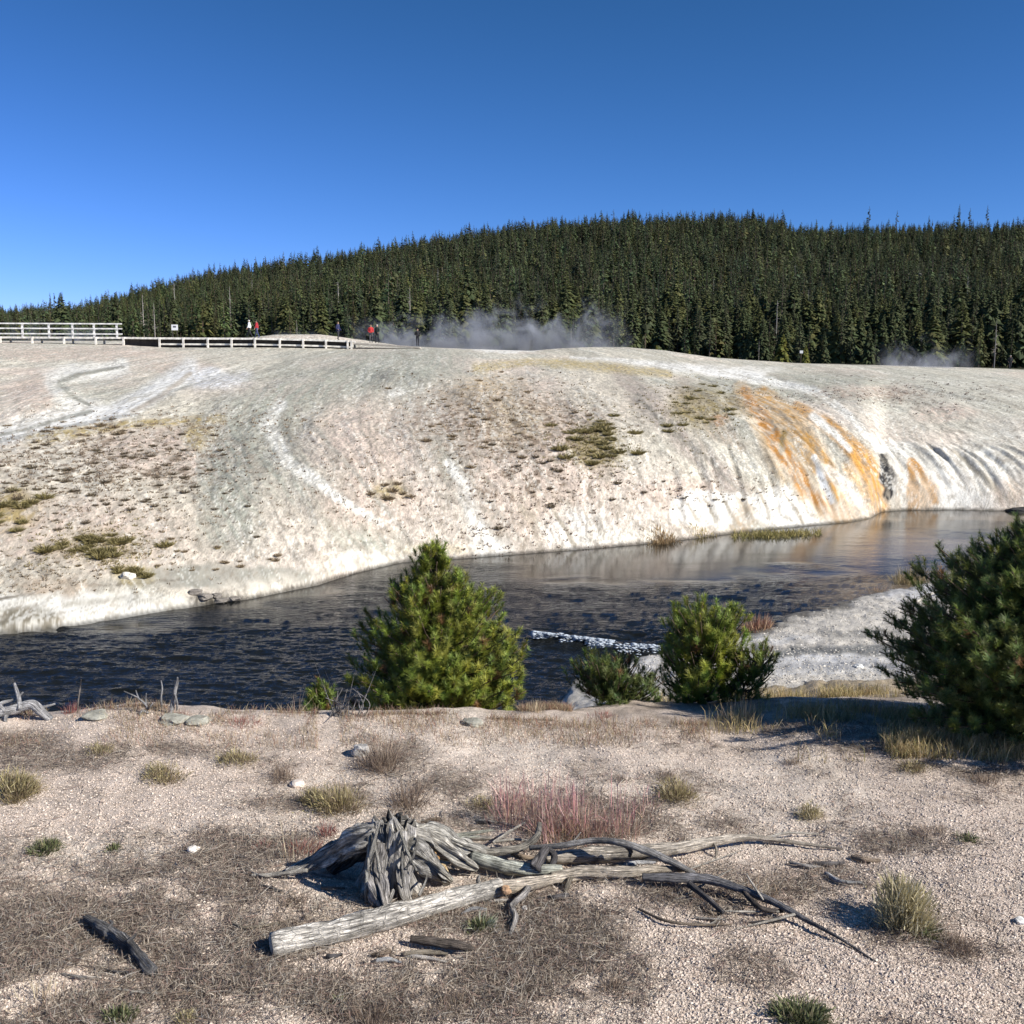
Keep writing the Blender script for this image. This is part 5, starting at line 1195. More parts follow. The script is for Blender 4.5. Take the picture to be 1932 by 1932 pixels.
# weathered stump with splayed roots
def build_stump():
    bp = at(735, 1672); root = empty('tree_stump', bp); set_props(root, 'weathered grey hollow tree stump with splayed roots and dark shaded side', 'tree stump')
    sc = bp[1] / F
    q = lambda u, v, h: at(u, v, h) - bp
    def rt(name, pts, rad, c, rough=.45, seg=20, sq=1.0):
        P = np.array([q(*p) for p in pts]); mb = MB()
        tube(mb, P, [w * sc for w in rad], 40 if seg > 10 else seg, 60, rough * 1.7, int(pts[0][0] + rad[0] * 7), c, 9, cvar=.6, squash=sq); mb.build(name, M['wood'], root, True)
    # central trunk: a leaning, ribbed, torn core
    mb = MB(); n, sg = 60, 56; hh = .27
    th = np.linspace(0, 2 * math.pi, sg, endpoint=False); z = np.linspace(-.04, hh, n)
    TH, Z = np.meshgrid(th, z)
    t = np.clip(Z / hh, 0, 1)
    rad = .086 - .010 * t + .040 * np.exp(-np.clip(Z, 0, 1) / .05)
    ribs = 1 + .30 * (fbm(np.cos(TH) * 1.6 + 5, np.sin(TH) * 2.4 + Z * 4.0, 4, 201) - .5) * 2 + .22 * (fbm(np.cos(TH) * 7 + 2, np.sin(TH) * 7 + Z * 3, 2, 203) - .5) * 2
    rad = rad * ribs
    # hollow facing the left, torn crown
    cutm = np.exp(-((((TH - 3.9 + math.pi) % (2 * math.pi)) - math.pi) / .42) ** 2) * sst(.05, .12, Z); rad = rad * (1 - .62 * cutm)
    jag = .11 * (fbm(np.cos(TH) * 3.2 + 9, np.sin(TH) * 3.2, 4, 205, .7) - .45); ztop = hh + jag
    ZZ = np.where(t > .75, Z + (ztop - hh) * (t - .75) / .25, Z)
    X = np.cos(TH) * rad * 1.15 - .01 + .03 * t; Y = np.sin(TH) * rad * .9 + .02 * t
    V = np.stack([X, Y, ZZ], -1).reshape(-1, 3); V = np.r_[V, [[.03, .02, hh * .55]]]
    i = np.arange(n - 1)[:, None] * sg; j = np.arange(sg)[None, :]; j2 = (j + 1) % sg
    Q = np.stack([i + j, i + j2, i + sg + j2, i + sg + j], -1).reshape(-1, 4)
    T = [(n * sg, (n - 1) * sg + k, (n - 1) * sg + (k + 1) % sg) for k in range(sg)]
    tint = .75 + .6 * fbm(np.cos(TH) * 3, np.sin(TH) * 3 + Z * 6, 3, 207)
    C = np.r_[(tint[..., None] * A(.46, .43, .385)).reshape(-1, 3), [[.05, .045, .04]]]  # sunken crown centre is near black: shade inside the stump painted in
    uv = np.r_[np.stack([TH / 6.283, Z], -1).reshape(-1, 2), [[.5, hh]]]
    mb.add(V, T, Q, C, uv); mb.build('stump_core', M['wood'], root, True)
    rt('root', [(712, 1568, .24), (690, 1575, .22), (640, 1600, .13), (590, 1625, .06), (540, 1648, .012)], [20, 26, 22, 13, 6], (0.54, 0.51, 0.46), .4)
    rt('root', [(700, 1580, .20), (655, 1612, .09), (620, 1640, .03)], [22, 24, 14], (.12, .11, .10), .35)  # near-black root in the cavity: the cavity's shade is put into its colour
    rt('root', [(712, 1590, .22), (706, 1640, .12), (718, 1690, .05), (728, 1722, .0)], [13, 17, 14, 8], (0.41, 0.38, 0.35), .5)
    rt('root', [(728, 1555, .27), (722, 1590, .20), (716, 1640, .12), (712, 1690, .03)], [12, 13, 12, 8], (0.46, 0.43, 0.39), .45)
    rt('root', [(752, 1570, .24), (758, 1630, .12), (764, 1680, .04), (772, 1705, .0)], [14, 17, 12, 7], (0.45, 0.42, 0.38), .5)
    rt('root', [(764, 1595, .20), (800, 1618, .14), (832, 1645, .07), (850, 1662, .02)], [20, 22, 19, 9], (0.36, 0.34, 0.30), .55)
    rt('root', [(770, 1575, .22), (805, 1585, .17), (850, 1612, .10), (900, 1640, .03)], [16, 20, 22, 9], (0.62, 0.58, 0.50), .5)
    rt('root', [(770, 1565, .22), (820, 1570, .18), (880, 1600, .09), (930, 1612, .03)], [11, 13, 14, 7], (0.57, 0.54, 0.47), .5)
    rt('root', [(742, 1545, .29), (746, 1562, .25), (756, 1585, .20)], [7, 14, 16], (0.61, 0.58, 0.53), .5)
    rt('root', [(716, 1548, .28), (720, 1565, .25), (726, 1600, .19)], [8, 11, 14], (0.57, 0.54, 0.49), .5)
    rt('root', [(690, 1562, .24), (676, 1572, .21), (660, 1590, .15)], [10, 15, 12], (0.59, 0.57, 0.51), .45)
    for (uu, vv, hh_, w, c) in [(800, 1604, .12, 9, (.42, .22, .08)), (815, 1618, .105, 11, (.46, .27, .11)), (832, 1638, .07, 10, (.50, .37, .20)), (848, 1606, .10, 14, (.36, .34, .31))]:
        p = at(uu, vv, hh_) - bp
        o = rock('rotten_wood', p[0], p[1], p[2], w * sc * 1.3, w * sc, w * sc, c, uu * .01, M['wood'], 3, .4, .5); o.parent = root
    sr = Rnd(8)
    for j in range(7):
        u0 = sr.uniform(692, 800); h0 = sr.uniform(.16, .30); u1 = u0 + sr.uniform(-34, 40); lo = max(0, h0 - sr.uniform(.10, .22))
        f0 = lambda hh_: 1706 - hh_ / .30 * 150
        rt('splinter', [(u0, f0(h0) - 8, h0 + .012), ((u0 + u1) / 2 + sr.uniform(-4, 4), f0((h0 + lo) / 2), (h0 + lo) / 2 + .015), (u1, f0(lo), lo)], [sr.uniform(1.5, 3.5), sr.uniform(2.5, 5), sr.uniform(1, 3)], [(.50, .47, .41), (.36, .34, .30), (.60, .57, .49)][j % 3], .3, 8)
    for (a, b_, w) in [((706, 1600, .22), (684, 1660, .06), 5), ((742, 1680, .05), (722, 1722, .0), 4), ((790, 1690, .05), (806, 1650, .08), 3), ((700, 1560, .25), (690, 1600, .18), 7)]:
        rt('splinter', [a, tuple((np.array(a) + b_) / 2 + (2, 0, .01)), b_], [w, w * .9, w * .4], (.50, .47, .42), .2, 8)
build_stump()
# log end stub with orange broken wood
p = at(955, 1676, .06); o = rock('broken_wood', p[0], p[1] - .02, p[2], 0.020, .018, .020, (.46, .29, .17), 8.2, M['wood'], 3, .2, .3); set_props(o, 'orange broken wood chunk on the pale cracked log', 'wood chunk')

# driftwood and bare shrubs on the bank edge
PALEST = (.62, .60, .58)
wood('driftwood', [([(-30, 1352, .03), (30, 1338, .07), (62, 1330, .09), (80, 1345, .04), (96, 1358, .0)], [8, 9, 9, 8, 6], .2, PALEST), ([(38, 1338, .08), (34, 1312, .14), (27, 1290, .2)], [5, 4, 3], .1, PALEST), ([(34, 1315, .13), (44, 1306, .16)], [2.5, 1.5], 0, PALEST), ([(55, 1334, .08), (80, 1334, .07), (104, 1328, .08)], [3, 3, 2], .1, PALEST), ([(10, 1342, .06), (0, 1330, .09), (25, 1320, .11)], [4, 4, 2], .1, PALEST), ([(20, 1340, .06), (12, 1350, .03), (10, 1362, .0)], [4, 4, 3], .1, PALEST)],
     'bleached branching driftwood at the left border on the bank edge', 'driftwood', PALEST)
wood('dead_sapling', [([(322, 1346, 0), (326, 1325, .07), (330, 1305, .14), (334, 1285, .21), (335, 1278, .24)], [5, 4.6, 4, 3, 1.5], .2, PALEST), ([(330, 1310, .13), (334, 1325, .08), (334, 1340, .02)], [2, 2, 1.5], 0, PALEST)], 'tallest bleached upright dead stem on the bank edge', 'dead sapling', PALEST)
wood('dead_sapling', [([(306, 1338, .0), (304, 1318, .07), (306, 1298, .14), (304, 1284, .19)], [2, 2, 1.6, 1], .1, PALEST)], 'thin bleached upright stem just left of the tallest one', 'dead sapling', PALEST)
wood('bare_shrub', [([(278, 1345, 0), (276, 1332, .05), (262, 1318, .09), (234, 1304, .13)], [2.6, 2.2, 1.6, 1], 0, PALEST), ([(276, 1332, .05), (275, 1318, .09), (276, 1308, .13)], [1.8, 1.5, 1], 0, PALEST), ([(262, 1318, .09), (258, 1308, .12), (256, 1302, .14)], [1.4, 1.2, .8], 0, PALEST), ([(278, 1340, .02), (286, 1330, .06), (289, 1326, .07)], [1.6, 1.4, .9], 0, PALEST), ([(264, 1350, 0), (268, 1342, .02), (280, 1345, .01)], [3, 3, 2.4], .1, PALEST)],
     'small bleached bare shrub forking at the bank edge', 'bare shrub', PALEST)
wood('dead_sapling', [([(146, 1345, 0), (148, 1320, .09), (151, 1300, .15), (153, 1282, .22)], [1.6, 1.5, 1.2, .7], 0, (.36, .31, .27))], 'lone thin brown stalk on the bank edge at left', 'dead sapling')
sp = [([(640, 1352, 0), (645, 1335, .06), (652, 1312, .14), (655, 1300, .18)], [1.5, 1.3, 1.1, .7], 0, (.44, .40, .37))]
for j in range(16):
    ra = random.Random(j); u0 = ra.uniform(615, 690); sp.append(([(u0, 1352, 0), (u0 + ra.uniform(-10, 12), 1332, .06), (u0 + ra.uniform(-24, 24), ra.uniform(1296, 1325), ra.uniform(.10, .2))], [1.4, 1.1, .6], 0, (.42, .39, .37)))
wood('bare_shrub', sp, 'thicket of bare grey twigs left of the central pine', 'bare shrub')

# ------------------------------------------------------------------ loose ground cover (nobody could count it)
def mask_at(mask, x, y):
    k = x / y; i = np.clip(np.searchsorted(KC, k), 0, len(KC) - 1); j = np.clip(np.searchsorted(YR, y), 0, len(YR) - 1)
    return mask[i, j]
def scatter(n, u0, u1, v0, v1, z0=0.0, pw=1.0):
    u = rng.uniform(u0, u1, n); v = v0 + (v1 - v0) * rng.uniform(0, 1, n) ** pw
    k, m_ = ray(u, v); Y = (z0 - E) / m_; x = k * Y
    return np.stack([x, Y, hz(x, Y)], 1)
def stones(n, P, smin, smax, cols, name, label, pw=2.2):
    n = len(P); base = np.array([[1, 0, 0], [-1, 0, 0], [0, 1, 0], [0, -1, 0], [0, 0, 1], [0, 0, -1]], float)
    V = base[None] * rng.uniform(.7, 1.25, (n, 6, 1)) + rng.normal(0, .16, (n, 6, 3))
    s = smin + (smax - smin) * rng.uniform(0, 1, n) ** pw
    V *= np.stack([s * rng.uniform(.9, 1.5, n), s * rng.uniform(.8, 1.2, n), s * rng.uniform(.5, .85, n)], 1)[:, None, :]
    a = rng.uniform(0, 6.3, n); ca, sa = np.cos(a)[:, None], np.sin(a)[:, None]
    V = np.stack([V[..., 0] * ca - V[..., 1] * sa, V[..., 0] * sa + V[..., 1] * ca, V[..., 2]], -1) + P[:, None, :] + np.stack([0 * s, 0 * s, s * .25], 1)[:, None, :]
    T = np.array([(0, 2, 4), (2, 1, 4), (1, 3, 4), (3, 0, 4), (2, 0, 5), (1, 2, 5), (3, 1, 5), (0, 3, 5)])
    TT = (np.arange(n)[:, None, None] * 6 + T[None]).reshape(-1, 3)
    c = np.asarray(cols)[rng.integers(0, len(cols), n)] * rng.uniform(.75, 1.2, (n, 1))
    o = mesh_np(name, V.reshape(-1, 3), TT, None, np.repeat(c, 6, 0), mats=[M['stone_plain']]); set_props(o, kind='stuff', label=label); return o
M['stone_plain'] = colour_material('gravel_chips', .95, .1)
GC = [(.66, .55, .46), (.72, .62, .52), (.58, .475, .39), (.69, .58, .485), (.44, .35, .28), (.62, .53, .44)]
P = scatter(190000, -120, 2060, 1352, 1960); mk = mask_at(lit, P[:, 0], P[:, 1]); P = P[rng.uniform(0, 1, len(P)) > mk * .85]
stones(len(P), P, .0018, .0075, GC, 'gravel', 'pale pinkish gravel covering the foreground terrace', 2.6)
Pb = []
for _ in range(3):
    u = rng.uniform(1100, 1960, 26000); v = rng.uniform(1075, 1300, 26000); k, m_ = ray(u, v); Y = (-3.45 - E) / m_; x = k * Y; z = hz(x, Y); ok = (z > WZ + .03) & (z < -2.6); Pb.append(np.stack([x, Y, z], 1)[ok])
Pb = np.concatenate(Pb)[:15000]
stones(len(Pb), Pb, .005, .028, [(.60, .55, .47), (.66, .61, .53), (.50, .46, .40), (.40, .37, .32), (.68, .65, .58)], 'beach_pebbles', 'grey pebbles on the beach by the river', 4.0)

LC = np.array([(.30, .24, .19), (.38, .32, .25), (.23, .185, .15), (.46, .40, .32), (.18, .145, .12), (.42, .385, .33), (.31, .22, .18)])
def litter(n, name, label):
    P = scatter(n, -120, 2060, 1352, 1965); mk = mask_at(lit, P[:, 0], P[:, 1]); P = P[rng.uniform(0, 1, n) < .03 + mk * 1.0]
    n = len(P); mb = MB(); c = LC[rng.integers(0, len(LC), n)] * rng.uniform(.7, 1.25, (n, 1))
    flat = rng.uniform(0, 1, n) < .62
    P = P + np.array([0, 0, .001]) + np.stack([0 * c[:, 0], 0 * c[:, 0], rng.uniform(0, .010, n)], 1)
    blades(mb, P, rng.uniform(0, 6.3, n), np.where(flat, rng.uniform(1.25, 1.58, n), rng.uniform(.1, 1.2, n)), np.where(flat, rng.uniform(.02, .10, n), rng.uniform(.012, .045, n)), rng.uniform(.0014, .0034, n), c, rng.uniform(-.15, .35, n))
    o = mb.build(name, M['plant']); set_props(o, kind='stuff', label=label)
litter(230000, 'dry_litter', 'brown dead plant litter matting the gravel')

def grass(n, regions, name, label, lmin, lmax, cols, lean=.5, wmin=.002, wmax=.0045, ramp=True):
    out = []
    for (u0, u1, v0, v1, z0, w) in regions:
        q = scatter(int(n * w * 1.25), u0, u1, v0, v1, z0, 1.0 if ramp else 2.2); uq = CX + F * q[:, 0] / q[:, 1]; q = q[rng.uniform(0, 1, len(q)) < (.06 + sst(u0, u0 + .45 * (u1 - u0), uq) if ramp else 1.1)]
        # clumped
        dn = fbm(q[:, 0] * 3.5, q[:, 1] * 3.5, 3, 191); q = q[rng.uniform(.38, .60, len(q)) < dn]; out.append(q)
    P = np.concatenate(out); n = len(P); cols = np.asarray(cols); c = cols[rng.integers(0, len(cols), n)] * rng.uniform(.7, 1.25, (n, 1))
    mb = MB(); blades(mb, P, rng.uniform(0, 6.3, n), rng.uniform(.02, lean, n), lmin + (lmax - lmin) * rng.uniform(0, 1, n) ** 1.6, rng.uniform(wmin, wmax, n), c, rng.uniform(.1, .7, n))
    o = mb.build(name, M['plant']); set_props(o, kind='stuff', label=label)
GR = [(.54, .43, .22), (.46, .37, .18), (.60, .50, .29), (.38, .30, .15), (.34, .31, .13), (.50, .37, .22)]
grass(30000, [(1210, 1960, 1296, 1345, -.45, .45), (1330, 1960, 1345, 1405, -.12, .40), (1500, 1960, 1388, 1440, 0, .34)], 'grass', 'tan and olive dry grass between the pines on the right', .04, .15, GR)
grass(18000, [(-40, 600, 1344, 1410, 0, .40), (640, 1340, 1346, 1405, 0, .40), (980, 1080, 1320, 1350, -.1, .2)], 'lip_grass', 'sparse dry grass along the edge of the terrace', .02, .085, [(.42, .33, .20), (.34, .18, .13), (.36, .29, .17), (.47, .39, .27), (.29, .22, .16), (.38, .24, .18)], .7, .0016, .003, False)

# ------------------------------------------------------------------ single plants
def tuft(u, v, w, h, n, cols, label, cat='plant', name='dry_plant', group=None, lean=.75, bw=.003, bend=.4, stiff=False, base=None, sub=None, hvar=.6, flat_top=False, dens=1.0):
    """w, h in image pixels; a clump of stems and leaves growing from one root disc"""
    p = at(u, v) if base is None else base; sc = p[1] / F
    root = empty(name, p); set_props(root, label, cat, group)
    def part(nm, n, cols, w, h, lean, bw, bend, lo=0.0):
        mb = MB(); n = int(n * dens); nc_ = 3 + int(rng.integers(0, 4))
        cr_ = np.sqrt(rng.uniform(0, 1, nc_)) * .62; ca_ = rng.uniform(0, 6.283, nc_); pick = rng.integers(0, nc_, n)
        X0 = (cr_ * np.cos(ca_))[pick] + rng.normal(0, .31, n); Y0 = (cr_ * np.sin(ca_))[pick] + rng.normal(0, .31, n)
        r = np.clip(np.hypot(X0, Y0), 0, 1.15); a = np.arctan2(Y0, X0)
        X = X0 * w * sc * .40; Y = Y0 * w * sc * .40
        tall = rng.uniform(.6, 1.1, nc_)[pick]
        Z = hz(X + p[0], Y + p[1]) - p[2]
        cols = np.asarray(cols); c = cols[rng.integers(0, len(cols), n)] * rng.uniform(.65, 1.3, (n, 1))
        L = h * sc * (1 - hvar + hvar * rng.uniform(0, 1, n)) * (1 if flat_top else np.sqrt(np.clip(1.08 - r ** 2 * .8, .1, 1))) * tall
        Zb = Z + lo * h * sc * rng.uniform(0, 1, n)
        blades(mb, np.stack([X, Y, Zb - .004], 1), a + rng.normal(0, .7, n), np.clip(lean * (r * .7 + .1) + rng.normal(0, .32, n), 0, 1.5), L * (1 - lo * .5), bw * rng.uniform(.6, 1.4, n), c, bend * rng.uniform(-.3, 1, n))
        mb.build(nm, M['plant'], root)
    part('stems', n, cols, w, h, lean, bw, bend)
    if sub: part(sub[0], sub[1], sub[2], w * sub[3], h * sub[4], sub[5], sub[6], .3, sub[7])
    return root
RED = [(.46, .25, .22), (.52, .30, .26), (.40, .20, .18), (.56, .40, .27), (.48, .32, .22), (.58, .46, .35), (.40, .30, .24)]
OL = [(.36, .30, .15), (.40, .33, .18), (.29, .24, .13), (.33, .25, .16), (.28, .21, .15)]
BRN = [(.30, .225, .165), (.24, .18, .135), (.38, .30, .22), (.20, .15, .12)]
TAN = [(.54, .46, .27), (.48, .41, .22), (.60, .53, .34), (.40, .34, .20)]
GRN = [(.15, .17, .075), (.20, .21, .11), (.12, .14, .065), (.25, .22, .13)]
for i, (u, v, w, h, n, lb) in enumerate([(962, 1556, 100, 84, 420, 'red stemmed dry plant at the left end of the red patch'), (1030, 1566, 110, 104, 520, 'red stemmed dry plant with the tallest stalks in the red patch'), (1100, 1578, 120, 104, 520, 'red and orange stemmed plant in the middle of the red patch'), (1170, 1574, 100, 86, 380, 'red stemmed plant at the right end of the red patch'), (1060, 1590, 130, 60, 300, 'orange tan stalks at the front of the red patch'), (1000, 1530, 110, 60, 260, 'pinkish stalks at the back of the red patch'), (1215, 1535, 70, 46, 140, 'small pinkish stalks beside the olive cushion')]):
    tuft(u, v, w * 1.2, h * 1.5, n, RED if i != 4 else [(.58, .42, .24), (.54, .36, .21), (.46, .24, .20)], lb, 'red plant', 'red_plant', 'red stemmed plants behind the logs', .55, .0017, .25, dens=.45, sub=('seed_heads', n // 3, [(.54, .31, .29), (.47, .24, .23), (.58, .40, .34)], 1.1, .95, .5, .0032, .55))
for (u, v, w, h, n, lb) in [(560, 1608, 130, 34, 420, 'low deep red plant mat left of the stump'), (500, 1600, 60, 24, 120, 'small deep red plant left of the red mat'), (615, 1575, 50, 60, 110, 'orange red stalks above the red mat'), (130, 1346, 60, 30, 120, 'small red plant on the bank edge at left'), (345, 1352, 50, 24, 90, 'small red plant below the tallest bleached stem'), (455, 1368, 110, 28, 220, 'rusty red plant clump on the bank edge left of the pine seedling'), (1135, 1352, 90, 30, 160, 'low rusty grass under the low dark pine')]:
    tuft(u, v, w, h, n, [(.34, .12, .11), (.29, .10, .095), (.38, .18, .14), (.36, .25, .18), (.30, .22, .17)], lb, 'red plant', 'red_plant', None, .8, .0022)
for (u, v, w, h, n, lb) in [(22, 1502, 110, 66, 900, 'large olive cushion plant cut by the left border'), (312, 1464, 110, 34, 420, 'flat olive cushion plant in the left gravel'), (445, 1436, 100, 34, 380, 'olive brown cushion plant right of the flat olive one'), (190, 1420, 66, 24, 200, 'small green olive plant on the brown band at left'), (1278, 1506, 110, 46, 420, 'olive cushion plant right of the red patch'), (1725, 1452, 80, 24, 220, 'low olive plant in the gravel left of the big pine'), (640, 1524, 130, 62, 500, 'bushy olive plant behind the stump'), (905, 1520, 70, 26, 150, 'low olive plant left of the red patch'), (585, 1515, 60, 46, 160, 'orange olive plant beside the bushy olive one'), (1528, 1538, 70, 34, 200, 'pale yellow grass tuft alone on the right gravel'), (345, 1930, 60, 40, 140, 'small yellow grass tuft at the bottom border')]:
    tuft(u, v, w, h, n, OL if 'yellow' not in lb else TAN, lb, 'cushion plant', 'cushion_plant', None, 1.0, .0022, .4, dens=1.3, sub=('leaves', n, [(.42, .36, .18), (.36, .31, .15), (.32, .26, .14), (.46, .40, .24), (.28, .22, .14)], 1.15, .72, 1.1, .0034, .75))
for (u, v, w, h, n, lb) in [(722, 1444, 140, 78, 520, 'bushy brown dead plant below the central pine'), (530, 1470, 100, 40, 240, 'grey brown dead plant in the left gravel'), (770, 1515, 130, 60, 300, 'brown dead plant behind the stump, right of the olive one'), (1800, 1790, 110, 44, 300, 'grey brown dead plant in front of the tan bush'), (1180, 1470, 60, 20, 90, 'small brown dead plant on the middle gravel'), (1500, 1440, 60, 22, 110, 'small brown plant on the right gravel'), (1860, 1476, 110, 26, 220, 'brown flat plant under the big right pine'), (1760, 1580, 130, 26, 220, 'flat brown plant on the far right gravel'), (560, 1700, 60, 34, 110, 'small brown plant in front of the stump roots'), (1150, 1870, 90, 40, 170, 'brown dead plant at the bottom centre'), (700, 1925, 150, 60, 300, 'dark brown dead plant at the bottom border'), (860, 1900, 110, 46, 200, 'brown dead plant right of the bottom one'), (1350, 1745, 80, 26, 90, 'thin brown plant below the charred branch'), (1250, 1465, 90, 24, 130, 'low brown plant above the olive cushion')]:
    tuft(u, v, w, h, n, BRN, lb, 'dead plant', 'dead_plant', None, 1.0, .0019, .4, dens=1.6)
tuft(1698, 1742, 130, 98, 620, TAN, 'pale tan rounded bush casting a shadow on the right gravel', 'bush', 'tan_bush', None, .75, .0024, .2, sub=('flower_heads', 1100, [(.56, .49, .30), (.48, .42, .24), (.62, .55, .37), (.40, .35, .20)], 1.2, .95, .8, .0048, .7))
for (u, v, w, h, n, lb) in [(1745, 1762, 130, 30, 260, 'low dark green plant at the foot of the tan bush'), (1512, 1922, 150, 62, 520, 'dark green leafy plant at the bottom right'), (85, 1604, 76, 36, 260, 'small green plant in the pale left gravel'), (212, 1604, 50, 20, 110, 'tiny dark green plant right of the small green one'), (222, 1922, 100, 40, 330, 'green plant at the bottom left border'), (905, 1752, 80, 44, 260, 'grey green plant under the cracked log'), (1820, 1585, 70, 22, 120, 'small dark green plant near the right border'), (640, 1890, 40, 24, 70, 'tiny dark plant near the bottom')]:
    tuft(u, v, w, h, n, GRN if 'grey' not in lb else [(.36, .38, .28), (.44, .44, .34), (.30, .33, .22)], lb, 'green plant', 'green_plant', None, 1.2, .0034, .5, sub=('leaves', n, GRN, 1.0, .7, 1.2, .0055, .5))
for (u, v, w, h, n, lb) in [(545, 1625, 90, 130, 26, 'tall thin dry stalks left of the stump'), (590, 1640, 60, 140, 16, 'second group of tall thin stalks beside the stump'), (1432, 1690, 80, 110, 34, 'tall pale grass stems behind the charred branch'), (650, 1500, 110, 70, 26, 'thin dry stalks above the bushy olive plant'), (70, 1890, 170, 60, 90, 'grey tangle of dry stalks at the bottom left'), (1005, 1345, 80, 50, 90, 'tan grass tuft right of the central pine'), (1400, 1362, 90, 66, 110, 'tan grass tuft under the slim pine'), (560, 1345, 30, 66, 10, 'two thin stalks on the bank edge')]:
    tuft(u, v, w, h, n, [(.52, .43, .28), (.42, .31, .20), (.60, .52, .36), (.36, .25, .18)], lb, 'dry stalks', 'dry_stalks', None, .5, .0022, .25, hvar=.4)

# shrubs and reeds on the river banks
def bank(u, v, w, h, n, cols, lb, name, bw=.012, sub=None, lean=.6):
    tuft(u, v, w, h, n, cols, lb, 'shrub', name, None, lean, bw, .3, base=at(u, v), sub=sub)
bank(1250, 1021, 95, 26, 420, [(.40, .28, .15), (.46, .34, .19), (.36, .24, .12)], 'orange brown shrub on the far waterline', 'bank_shrub', .02)
bank(1715, 1100, 110, 42, 420, [(.40, .32, .17), (.34, .26, .14), (.46, .38, .22)], 'tan grassy shrub on the near right river bank', 'bank_shrub', .012)
bank(1425, 1188, 80, 44, 320, [(.42, .24, .15), (.36, .18, .13), (.50, .36, .22)], 'reddish shrub where the beach meets the dark river', 'bank_shrub', .010)
bank(1850, 1076, 170, 34, 460, [(.46, .37, .23), (.38, .30, .18)], 'long tan grass strip on the bank left of the big pine', 'bank_shrub', .012)
bank(1650, 1116, 60, 16, 120, [(.40, .27, .18), (.46, .36, .24)], 'small reddish grass on the beach edge', 'bank_shrub', .010)
bank(1330, 1008, 90, 14, 160, [(.46, .36, .16), (.38, .32, .13)], 'yellowish grass at the far waterline below the white face', 'bank_shrub', .02)
wood('dead_branch', [([(1775, 1094, .05), (1800, 1082, .20), (1830, 1078, .32), (1860, 1086, .25)], [3, 2.6, 2, 1], .2, (.16, .13, .10)), ([(1800, 1082, .20), (1792, 1072, .38), (1800, 1066, .5)], [2, 1.6, 1], 0, (.16, .13, .10))], 'dark branch sticking out over the water at the right bank', 'branch')
wood('driftwood', [([(1728, 1136, .03), (1755, 1122, .10), (1790, 1112, .05)], [3, 3, 2], .2, PALE)], 'pale driftwood stick on the beach edge', 'driftwood')
# reed mat standing in the shallows
mbp = at_w(1465, 1010); root = empty('reed_bed', mbp); set_props(root, 'flat olive reed bed standing in the river below the orange cascade', 'reeds')
mb = MB(); n = 1500
uu = 1465 + rng.normal(0, 1, n).clip(-1.9, 1.9) * 42; vv = 1010 + rng.normal(0, 1, n) * 3.0 - (uu - 1465) * .03; k, m_ = ray(uu, vv); Yq = (WZ - E) / m_
blades(mb, np.stack([k * Yq, Yq, np.full(n, WZ - .05)], 1) - mbp, rng.uniform(0, 6.3, n), rng.uniform(.1, 1.0, n), rng.uniform(.10, .34, n), rng.uniform(.015, .03, n), np.array([(.36, .30, .12), (.42, .35, .15), (.28, .26, .09)])[rng.integers(0, 3, n)] * rng.uniform(.7, 1.2, (n, 1)), .4)
mb.build('reeds', M['plant'], root)

